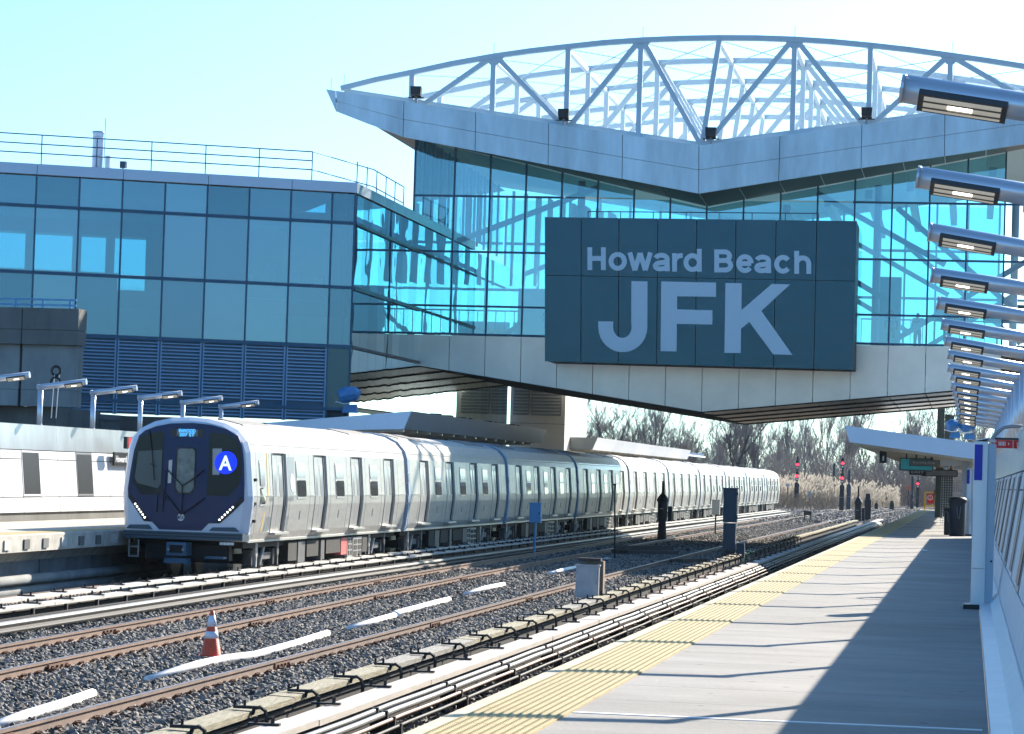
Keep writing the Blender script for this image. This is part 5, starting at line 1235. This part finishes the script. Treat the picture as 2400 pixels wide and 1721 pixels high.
def ties(px, py, n, label, ang=.5):
    p = atZ(px, py, -.15); T = thing('timber_pile', label, 'timber', p)
    for k in range(n):
        q = p+Vector((rb.uniform(-.1, .1)+.26*(k % 3), rb.uniform(-.2, .2), .08+.17*(k//3))); d = Vector((math.cos(ang+.08*k), math.sin(ang+.08*k), 0))*1.1
        MB().bar(q-d, q+d, .2, .15).build('timber', 'tie', T)
ties(1500, 1300, 5, 'small pile of dark old timbers lying in the bridge shadow')
ties(1600, 1320, 2, 'two dark timbers lying near the black signal cabinet', 1.2)
sbx = atZ(1893, 1224, -.15); SW = thing('switch_machine', 'black four-legged stand between the far rails', 'stand', sbx)
MB().box(sbx.x-.28, sbx.x+.28, sbx.y-.2, sbx.y+.2, .35, .65).build('top_case', 'black_box', SW)
for sx in (-1, 1):
    for sy in (-1, 1): MB().bar((sbx.x+.25*sx, sbx.y+.17*sy, -.2), (sbx.x+.22*sx, sbx.y+.14*sy, .36), .07, .07).build('leg', 'black_box', SW)
for (px, py, lab) in ((2090, 1195, 'black box on the ballast right of the dome-topped case'), (2054, 1174, 'low black box farther out among the crossing tracks'), (2033, 1222, 'black relay cabinet with rounded top next to the dome-topped case')):
    p = atZ(px, py, -.15); p = Vector((p.x, min(p.y, 330), 0)) if p.y > 330 else p; Y = min(p.y, 330); x = atY(px, py, Y).x; h = {2090: .95, 2054: .7, 2033: 2.0}[px]; wd = {2090: .5, 2054: .4, 2033: .5}[px]
    T = thing('relay_box', lab, 'box', (x, Y, -.2)); MB().box(x-wd/2, x+wd/2, Y, Y+.4, -.2, h*.75).build('case', 'black_box', T); MB().prism([(x-wd*.4, Y, h*.75), (x+wd*.4, Y, h*.75), (x+wd*.32, Y, h), (x-wd*.32, Y, h)], (0, .4, 0)).build('hood', 'black_box', T)
# signal masts
def signal(px, py_base, py_top, split, w_case, label, lit, Y=None, m='black_box'):
    if Y is None: Y = atZ(px, py_base, -.15).y
    a = atY(px, py_base, Y); t = atY(px+3, py_top, Y); k = Y/F_PX; zs = atY(px, split, Y).z; wc = w_case*k/2
    T = thing('railway_signal', label, 'signal', (a.x, Y, -.2))
    MB().box(a.x-wc, a.x+wc, Y, Y+.5, -.2, zs).build('base_case', m, T); MB().prism([(a.x-wc, Y, zs), (a.x+wc, Y, zs), (a.x+wc*.6, Y, zs+.14), (a.x-wc*.6, Y, zs+.14)], (0, .5, 0)).build('case_top', m, T)
    MB().tube([(a.x, Y+.25, zs), (a.x, Y+.25, t.z)], .09, 8).build('mast', m, T)
    for yl in lit:
        z = atY(px, yl, Y).z
        H_ = MB().box(a.x-.17, a.x+.17, Y-.05, Y+.2, z-.55, z+.5).build('signal_head', m, T)
        MB().tube([(a.x, Y-.12, z), (a.x, Y-.05, z)], .15, 10).build('red_light', 'red_lamp', H_)
        MB().tube([(a.x, Y-.1, z-.36), (a.x, Y-.05, z-.36)], .11, 8).build('marker_plate', 'white_paint', H_)
    if not lit:
        MB().box(a.x-.14, a.x+.14, Y-.02, Y+.2, spow(zs, t.z, .35), t.z-.2).build('signal_head', m, T)
    MB().box(a.x-wc*.9, a.x+wc*.9, Y-.01, Y, spow(-.2, zs, .55), spow(-.2, zs, .57)).build('door_seam', 'conduit', T)
signal(1866, 1190, 1070, 1134, 11, 'black signal mast with two red lights beside the end of the train', (1089, 1116))
signal(1972, 1198, 1074, 1139, 11, 'black signal mast with two red lights among the crossing tracks', (1086, 1121), 300)
signal(1885, 1171, 1085, 1134, 8, 'dark blue signal mast seen from behind, next to the mast by the train', (), 420, 'navy_box')
signal(1953, 1183, 1085, 1136, 8, 'dark blue unlit signal mast just before the second red lit mast', (), 350, 'navy_box')
signal(1988, 1196, 1100, 1138, 10, 'dark blue unlit signal mast right behind the second red lit mast', (), 312, 'navy_box')
signal(2071, 1175, 1105, 1141, 7, 'dark blue unlit signal mast in front of the yellow bushes', (), 430, 'navy_box')
signal(2137, 1195, 1117, 1162, 8, 'dark unlit signal mast close to the platform end', (), 345, 'navy_box')
signal(2150, 1190, 1117, 1145, 7, 'dark signal mast with one red light close to the platform end', (1134,), 375)
p = atZ(1846, 1192, -.15); t = atY(1846, 1134, p.y); MP = thing('sign_post', 'thin post with small square plate near the end of the train', 'post', p); MB().tube([p, t], .05, 6).build('shaft', 'iron', MP); MB().box(t.x-.2, t.x+.2, p.y-.1, p.y-.05, t.z-.3, t.z).build('plate', 'box_pale', MP)
Yp = 350; a = atY(2128, 1196, Yp); t = atY(2130, 1140, Yp); MP = thing('flag_post', 'thin post with an orange plate near the platform end', 'post', (a.x, Yp, -.2)); MB().tube([(a.x, Yp, -.3), (a.x, Yp, t.z)], .05, 6).build('shaft', 'iron', MP); MB().box(t.x-.2, t.x+.2, Yp-.1, Yp-.05, t.z-.4, t.z).build('plate', 'cone_orange', MP)

# ------------------------------------------------------------------ people
def person(label, loc, h, pose, top, legs, yaw=0, name='person'):
    v = {'hip': (0, 0, .50), 'waist': (0, 0, .60), 'chest': (0, .0, .72), 'neck': (0, 0, .83), 'head': (0, .0, .885), 'crown': (0, .0, .97),
         'shl': (-.105, 0, .80), 'ell': (-.13, .01, .63), 'hal': (-.12, .05, .48), 'shr': (.105, 0, .80), 'elr': (.13, .01, .63), 'har': (.12, .05, .48),
         'hipl': (-.05, 0, .50), 'knl': (-.055, .01, .27), 'anl': (-.055, -.01, .04), 'tol': (-.06, .08, .015), 'hipr': (.05, 0, .50), 'knr': (.055, .01, .27), 'anr': (.055, -.01, .04), 'tor': (.06, .08, .015)}
    v.update(pose)
    rad = {'hip': .085, 'waist': .078, 'chest': .092, 'neck': .03, 'head': .052, 'crown': .042, 'shl': .045, 'ell': .032, 'hal': .022, 'shr': .045, 'elr': .032, 'har': .022, 'hipl': .06, 'knl': .042, 'anl': .03, 'tol': .02, 'hipr': .06, 'knr': .042, 'anr': .03, 'tor': .02}
    ks = list(v); idx = {k: i for i, k in enumerate(ks)}
    ed = [('hip', 'waist'), ('waist', 'chest'), ('chest', 'neck'), ('neck', 'head'), ('head', 'crown'), ('chest', 'shl'), ('shl', 'ell'), ('ell', 'hal'), ('chest', 'shr'), ('shr', 'elr'), ('elr', 'har'), ('hip', 'hipl'), ('hipl', 'knl'), ('knl', 'anl'), ('anl', 'tol'), ('hip', 'hipr'), ('hipr', 'knr'), ('knr', 'anr'), ('anr', 'tor')]
    me = bpy.data.meshes.new('body'); me.from_pydata([tuple(c_*h for c_ in v[k]) for k in ks], [(idx[a], idx[b]) for a, b in ed], [])
    T = thing(name, label, 'person', loc); T.rotation_euler.z = yaw
    o = put('body', me, T); md = o.modifiers.new('skin', 'SKIN'); 
    for i, k in enumerate(ks):
        s_ = me.skin_vertices[0].data[i]; s_.radius = (rad[k]*h, rad[k]*h); s_.use_root = (k == 'hip')
    o.modifiers.new('sub', 'SUBSURF').levels = 1; o.modifiers['sub'].render_levels = 1
    me.materials.append(MATS[top])
    hd = v['head']; MB().lathe([(.02*h, .06*h), (.05*h, .03*h), (.056*h, .075*h), (.045*h, .1*h), (.012*h, .118*h)], (hd[0]*h, hd[1]*h-.006*h, hd[2]*h-.02*h), 10).build('hair', 'hair', T, True)
    MB().lathe([(.012*h, -.05*h), (.042*h, -.02*h), (.048*h, .02*h), (.04*h, .05*h)], (hd[0]*h, hd[1]*h+.012*h, hd[2]*h), 10).build('face', 'skin', T, True)
    return T
p = at_plane(42, 640, cor-fn*1.2, fn)
person('dark silhouetted person bending forward behind the building window', (p.x, p.y, Z_3+.2), 1.72, {'neck': (.10, 0, .80), 'head': (.14, 0, .85), 'crown': (.19, 0, .925), 'chest': (.05, 0, .70), 'shl': (.03, -.1, .78), 'shr': (.09, .1, .77), 'ell': (.08, -.12, .62), 'elr': (.16, .11, .62), 'hal': (.2, -.05, .6), 'har': (.24, .06, .6)}, 'cloth_dark', 'cloth_dark')
for x, y_, h, lab, po in ((-3.35, 119.5, 1.75, 'silhouetted person standing behind the bridge glass next to the lift shaft', {}), (-1.05, 118.2, 1.7, 'silhouetted person seated facing the tracks behind the bridge glass', {'knl': (-.06, .2, .47), 'knr': (.06, .2, .47), 'anl': (-.06, .2, .2), 'anr': (.06, .2, .2), 'tol': (-.06, .27, .18), 'tor': (.06, .27, .18)}), (-2.3, 121, 1.72, 'silhouetted person standing by the board on the bridge', {'ell': (-.14, .08, .68), 'hal': (-.06, .14, .74)}), (-17.6, 119, 1.7, 'silhouetted person walking on the bridge beside the big sign', {'knl': (-.055, .1, .28), 'anl': (-.055, .08, .05), 'tol': (-.06, .16, .03), 'knr': (.055, -.04, .28), 'anr': (.055, -.16, .08)})):
    person(lab, (x, y_, S0-.1), h, po, 'cloth_dark', 'cloth_dark', PI)
p = atZ(2203, 1190, PZ); person('person in a brown coat waiting near the far end of the platform', (-1.9, 178, PZ), 1.7, {'ell': (-.15, .05, .66), 'hal': (-.05, .13, .68)}, 'cloth_brown', 'cloth_dark', PI)

# ------------------------------------------------------------------ trees, reeds and bushes beyond the station
def tree_mesh(seed, h, spread, nlev=4, up=.5):
    r_ = random.Random(seed); tr = MB(); cr_ = MB()
    def grow(p, d, L, rad, lev):
        n = 3 if lev < 2 else 2; pts = [p]; rr = [rad]; q = p.copy(); dd = d.copy()
        for k in range(n):
            dd = (dd+Vector((r_.gauss(0, .16), r_.gauss(0, .16), r_.gauss(.06, .08)))).normalized(); q = q+dd*L/n; pts.append(q.copy()); rr.append(rad*(1-.62*(k+1)/n))
        (tr if lev < 2 else cr_).tube(pts, rr, 5 if lev < 2 else 3, False)
        if lev >= nlev: return
        m = (6, 6, 5, 5, 4)[lev]
        for k in range(m):
            t = r_.uniform(.25, 1) if lev else r_.uniform(.3, 1); b_ = pts[0].lerp(pts[-1], t) if n == 2 else pts[min(int(t*n), n-1)].lerp(pts[min(int(t*n)+1, n)], t*n-int(t*n))
            az = r_.uniform(0, 2*PI); side = Vector((math.cos(az), math.sin(az), 0))
            nd = (dd*(up+.25)+side*spread*r_.uniform(.5, 1)+Vector((0, 0, up*.6))).normalized()
            grow(b_, nd, L*r_.uniform(.42, .68), max(.016, rad*(1-.6*t)*.55), lev+1)
    grow(Vector((0, 0, -.3)), Vector((0, 0, 1)), h*.52, h*.018, 0)
    return tr.mesh('trunk', 'bark'), cr_.mesh('crown', 'twig'), cr_.mesh('crown', 'twig_pale')
KINDS = [tree_mesh(21, 11, .8), tree_mesh(22, 10, .6, up=.8), tree_mesh(23, 12, .9), tree_mesh(24, 9, .45, up=1.1), tree_mesh(25, 10.5, .7)]
def tree(kind, x, y, s, rot, label, group, pale=False):
    T = thing('bare_tree', label, 'tree', (x, y, -.3), group); T.rotation_euler.z = rot; T.scale = (s, s, s)
    o = bpy.data.objects.new('trunk', KINDS[kind][0]); COL.objects.link(o); o.parent = T
    o = bpy.data.objects.new('crown', KINDS[kind][2 if pale else 1]); COL.objects.link(o); o.parent = T
rt = random.Random(5)
spots = [(1400, 1.0, 0, 'leafless broad tree showing beside the pale service block'), (1440, .95, 2, 'leafless tree behind the far canopy, second from the service block'), (1482, .85, 4, 'leafless tree behind the end of the pale far canopy'), (1545, .8, 1, 'slender bare tree left of the tall one behind the train'), (1600, .8, 0, 'small bare tree between the canopy lattice and the tall tree'), (1688, 1.12, 2, 'tall bare tree with spreading limbs standing above the train'), (1745, .8, 3, 'slim bare tree right of the tall spreading one')]
for px, s_, kd, lab in spots:
    Y = rt.uniform(285, 315); x = atY(px, 1100, Y).x; tree(kd, x, Y, s_*1.28, rt.uniform(0, 6), lab, 'bare trees beyond the station')
for k in range(34):
    px = 1780+k*18.5+rt.uniform(-7, 7); Y = rt.uniform(430, 520); x = atY(px, 1100, Y).x
    tree(rt.choice([1, 3, 3, 4, 0]), x, Y, rt.uniform(1.3, 1.9), rt.uniform(0, 6), 'slim bare tree in the distant grey wood behind the signals', 'distant bare wood', k % 2 == 0)
for k in range(22):
    px = 1330+k*22+rt.uniform(-8, 8); Y = rt.uniform(340, 420); x = atY(px, 1100, Y).x
    tree(rt.choice([0, 1, 4]), x, Y, rt.uniform(.95, 1.35), rt.uniform(0, 6), 'bare tree in the thin wood behind the train and far canopy', 'bare trees behind the train', k % 3 == 0)
# tangled undergrowth below the trees: thin stems, one mass
def brush(name, pts, n, h0, h1, rad, m, label, cat, seed, lean=.3, br=3):
    r_ = random.Random(seed); M_ = MB()
    for k in range(n):
        (xa, ya, xb, yb, dp) = r_.choice(pts); t = r_.random(); x = spow(xa, xb, t)+r_.uniform(-1, 1); y = spow(ya, yb, t)+r_.uniform(0, dp)
        h = r_.uniform(h0, h1); d = Vector((r_.gauss(0, lean), r_.gauss(0, lean), 1)); p = Vector((x, y, -.4)); e = p+d*h
        M_.tube([p, p.lerp(e, .55)+Vector((r_.gauss(0, .12)*h*.3, 0, 0)), e], [rad, rad*.8, rad*.3], 3, False)
        for j in range(br):
            q = p.lerp(e, r_.uniform(.3, .95)); f_ = q+Vector((r_.gauss(0, .5), r_.gauss(0, .4), r_.uniform(.2, .9)))*h*.28
            M_.tube([q, f_], [rad*.6, rad*.25], 3, False)
    o = M_.build(name, m); tag(o, label, cat, kind='stuff'); return o
brush('undergrowth', [(-62, 362, 6, 405, 40)], 4200, 3.0, 7.5, .045, 'twig', 'dense tangle of bare grey shrubs under the trees', 'shrubs', 1, .3, 4)
brush('undergrowth', [(-40, 268, -14, 300, 30)], 900, .8, 2.2, .035, 'reed', 'low brown scrub behind the tail of the train', 'shrubs', 2, .4, 4)
# earth bank that closes the view behind the wood
bk = MB(); r_ = random.Random(9); xs = [-140+6*k for k in range(40)]
rows_ = []
for j, (yy, hh) in enumerate(((395, -.4), (420, 1.6), (450, 3.0), (520, 3.6), (620, -.4))):
    rows_.append([(x+r_.uniform(-1, 1), yy+r_.uniform(-4, 4)+.15*(x+60), hh+(r_.uniform(-.5, .6) if hh > 0 else 0)) for x in xs])
struct(bk.loft(rows_, closed=False).build('earth_bank', 'soil'))
def reeds(pts, n, h0, h1, label, seed):
    r_ = random.Random(seed); M_ = MB(); P_ = MB()
    for k in range(n):
        (xa, ya, xb, yb, dp) = r_.choice(pts); t = r_.random(); x = spow(xa, xb, t); y = spow(ya, yb, t)+r_.uniform(0, dp); q_ = .5+.5*math.sin(x*.55+1.3*math.sin(x*.21)+y*.13)*math.sin(x*.23+y*.31)
        if r_.random() > .35+.75*q_: continue
        h = r_.uniform(h0, h1)*(.55+.5*q_)
        l = r_.gauss(0, .12); p = Vector((x, y, -.4)); e = p+Vector((l*h, 0, h)); w_ = .035
        M_.v += [p+Vector((-w_, 0, 0)), p+Vector((w_, 0, 0)), e+Vector((w_*.5, 0, 0)), e+Vector((-w_*.5, 0, 0))]; i = len(M_.v)-4; M_.f.append((i, i+1, i+2, i+3))
        for j in range(2):
            q = p.lerp(e, r_.uniform(.3, .8)); f_ = q+Vector((r_.choice((-1, 1))*r_.uniform(.2, .5), r_.uniform(-.2, .2), r_.uniform(.1, .4)))
            M_.v += [q, q+Vector((0, 0, .06)), f_]; i = len(M_.v)-3; M_.f.append((i, i+1, i+2))
        a, b = e+Vector((r_.gauss(.08, .05), 0, .38)), Vector((.075, 0, 0))
        P_.v += [e, e.lerp(a, .4)+b, a, e.lerp(a, .4)-b]; i = len(P_.v)-4; P_.f.append((i, i+1, i+2, i+3))
        P_.v += [e, e.lerp(a, .4)+Vector((0, .07, 0)), a, e.lerp(a, .4)-Vector((0, .07, 0))]; i = len(P_.v)-4; P_.f.append((i, i+1, i+2, i+3))
    o = M_.build('reed_bed', 'reed'); tag(o, label, 'reeds', kind='stuff'); P_.build('plumes', 'reed_plume', o)
reeds([(-33, 325, -16, 345, 18), (-44, 285, -28, 320, 16)], 6500, 2.2, 4.0, 'tall dry beige reeds with pale plumes behind the signals', 1)
reeds([(-16, 345, -9, 365, 20)], 1300, 1.0, 3.4, 'lower dry reeds thinning out towards the platform end', 2)
def bush(px, Y, wd, h, label, seed, m='bush_yellow'):
    r_ = random.Random(seed); x = atY(px, 1150, Y).x; T = thing('bush', label, 'bush', (x, Y, -.4)); M_ = MB(); S_ = MB()
    for k in range(420):
        a = r_.uniform(0, 2*PI); el = r_.uniform(.05, 1.0); q = r_.uniform(.55, 1.0)**.6
        c_ = Vector((x+wd*.5*q*math.cos(a)*math.sqrt(1-el*el*.8), Y+wd*.4*q*math.sin(a), -.4+h*el*q*r_.uniform(.75, 1.1))); s_ = r_.uniform(.09, .2)
        u, v_ = Vector((r_.gauss(0, 1), r_.gauss(0, 1), r_.gauss(0, 1))).normalized()*s_, Vector((r_.gauss(0, 1), r_.gauss(0, 1), r_.gauss(0, 1))).normalized()*s_
        M_.v += [c_-u, c_+v_, c_+u, c_-v_]; i = len(M_.v)-4; M_.f.append((i, i+1, i+2, i+3))
    for k in range(9): S_.tube([(x+r_.uniform(-.2, .2), Y, -.5), (x+r_.gauss(0, wd*.25), Y+r_.gauss(0, .3), h*r_.uniform(.4, .8))], .03, 4, False)
    M_.build('foliage', m, T); S_.build('stems', 'bark', T)
for k, (px, Y, wd, h, lab) in enumerate(((2040, 440, 4.2, 3.0, 'olive yellow bush left of the mast among the bushes'), (2085, 450, 3.6, 3.2, 'brownish yellow bush just behind the unlit mast'), (2112, 440, 3.4, 2.4, 'bright yellow green bush near the platform end'), (1935, 420, 4.5, 1.6, 'low brown bush beneath the reeds'), (2150, 470, 4, 2.4, 'dull green bush behind the flag post'))): bush(px, Y, wd, h, lab, 40+k)
# ------------------------------------------------------------------ thin winter haze over the whole place
hz_ = MB().box(-260, 220, -40, 700, -1.6, 34).build('haze', 'soil'); hz_['kind'] = 'stuff'; hz_['label'] = 'thin pale winter haze filling the air over the station'; hz_['category'] = 'haze'
hm = bpy.data.materials.new('haze'); hm.use_nodes = True; ht = hm.node_tree; ht.nodes.clear()
ho = ht.nodes.new('ShaderNodeOutputMaterial'); hv = ht.nodes.new('ShaderNodeVolumePrincipled'); hv.inputs['Color'].default_value = (.82, .92, 1, 1); hv.inputs['Density'].default_value = .00006; hv.inputs['Anisotropy'].default_value = .2
ht.links.new(hv.outputs[0], ho.inputs['Volume']); hz_.data.materials[0] = hm
for o in list(bpy.data.objects):
    if 'org' in o: del o['org']
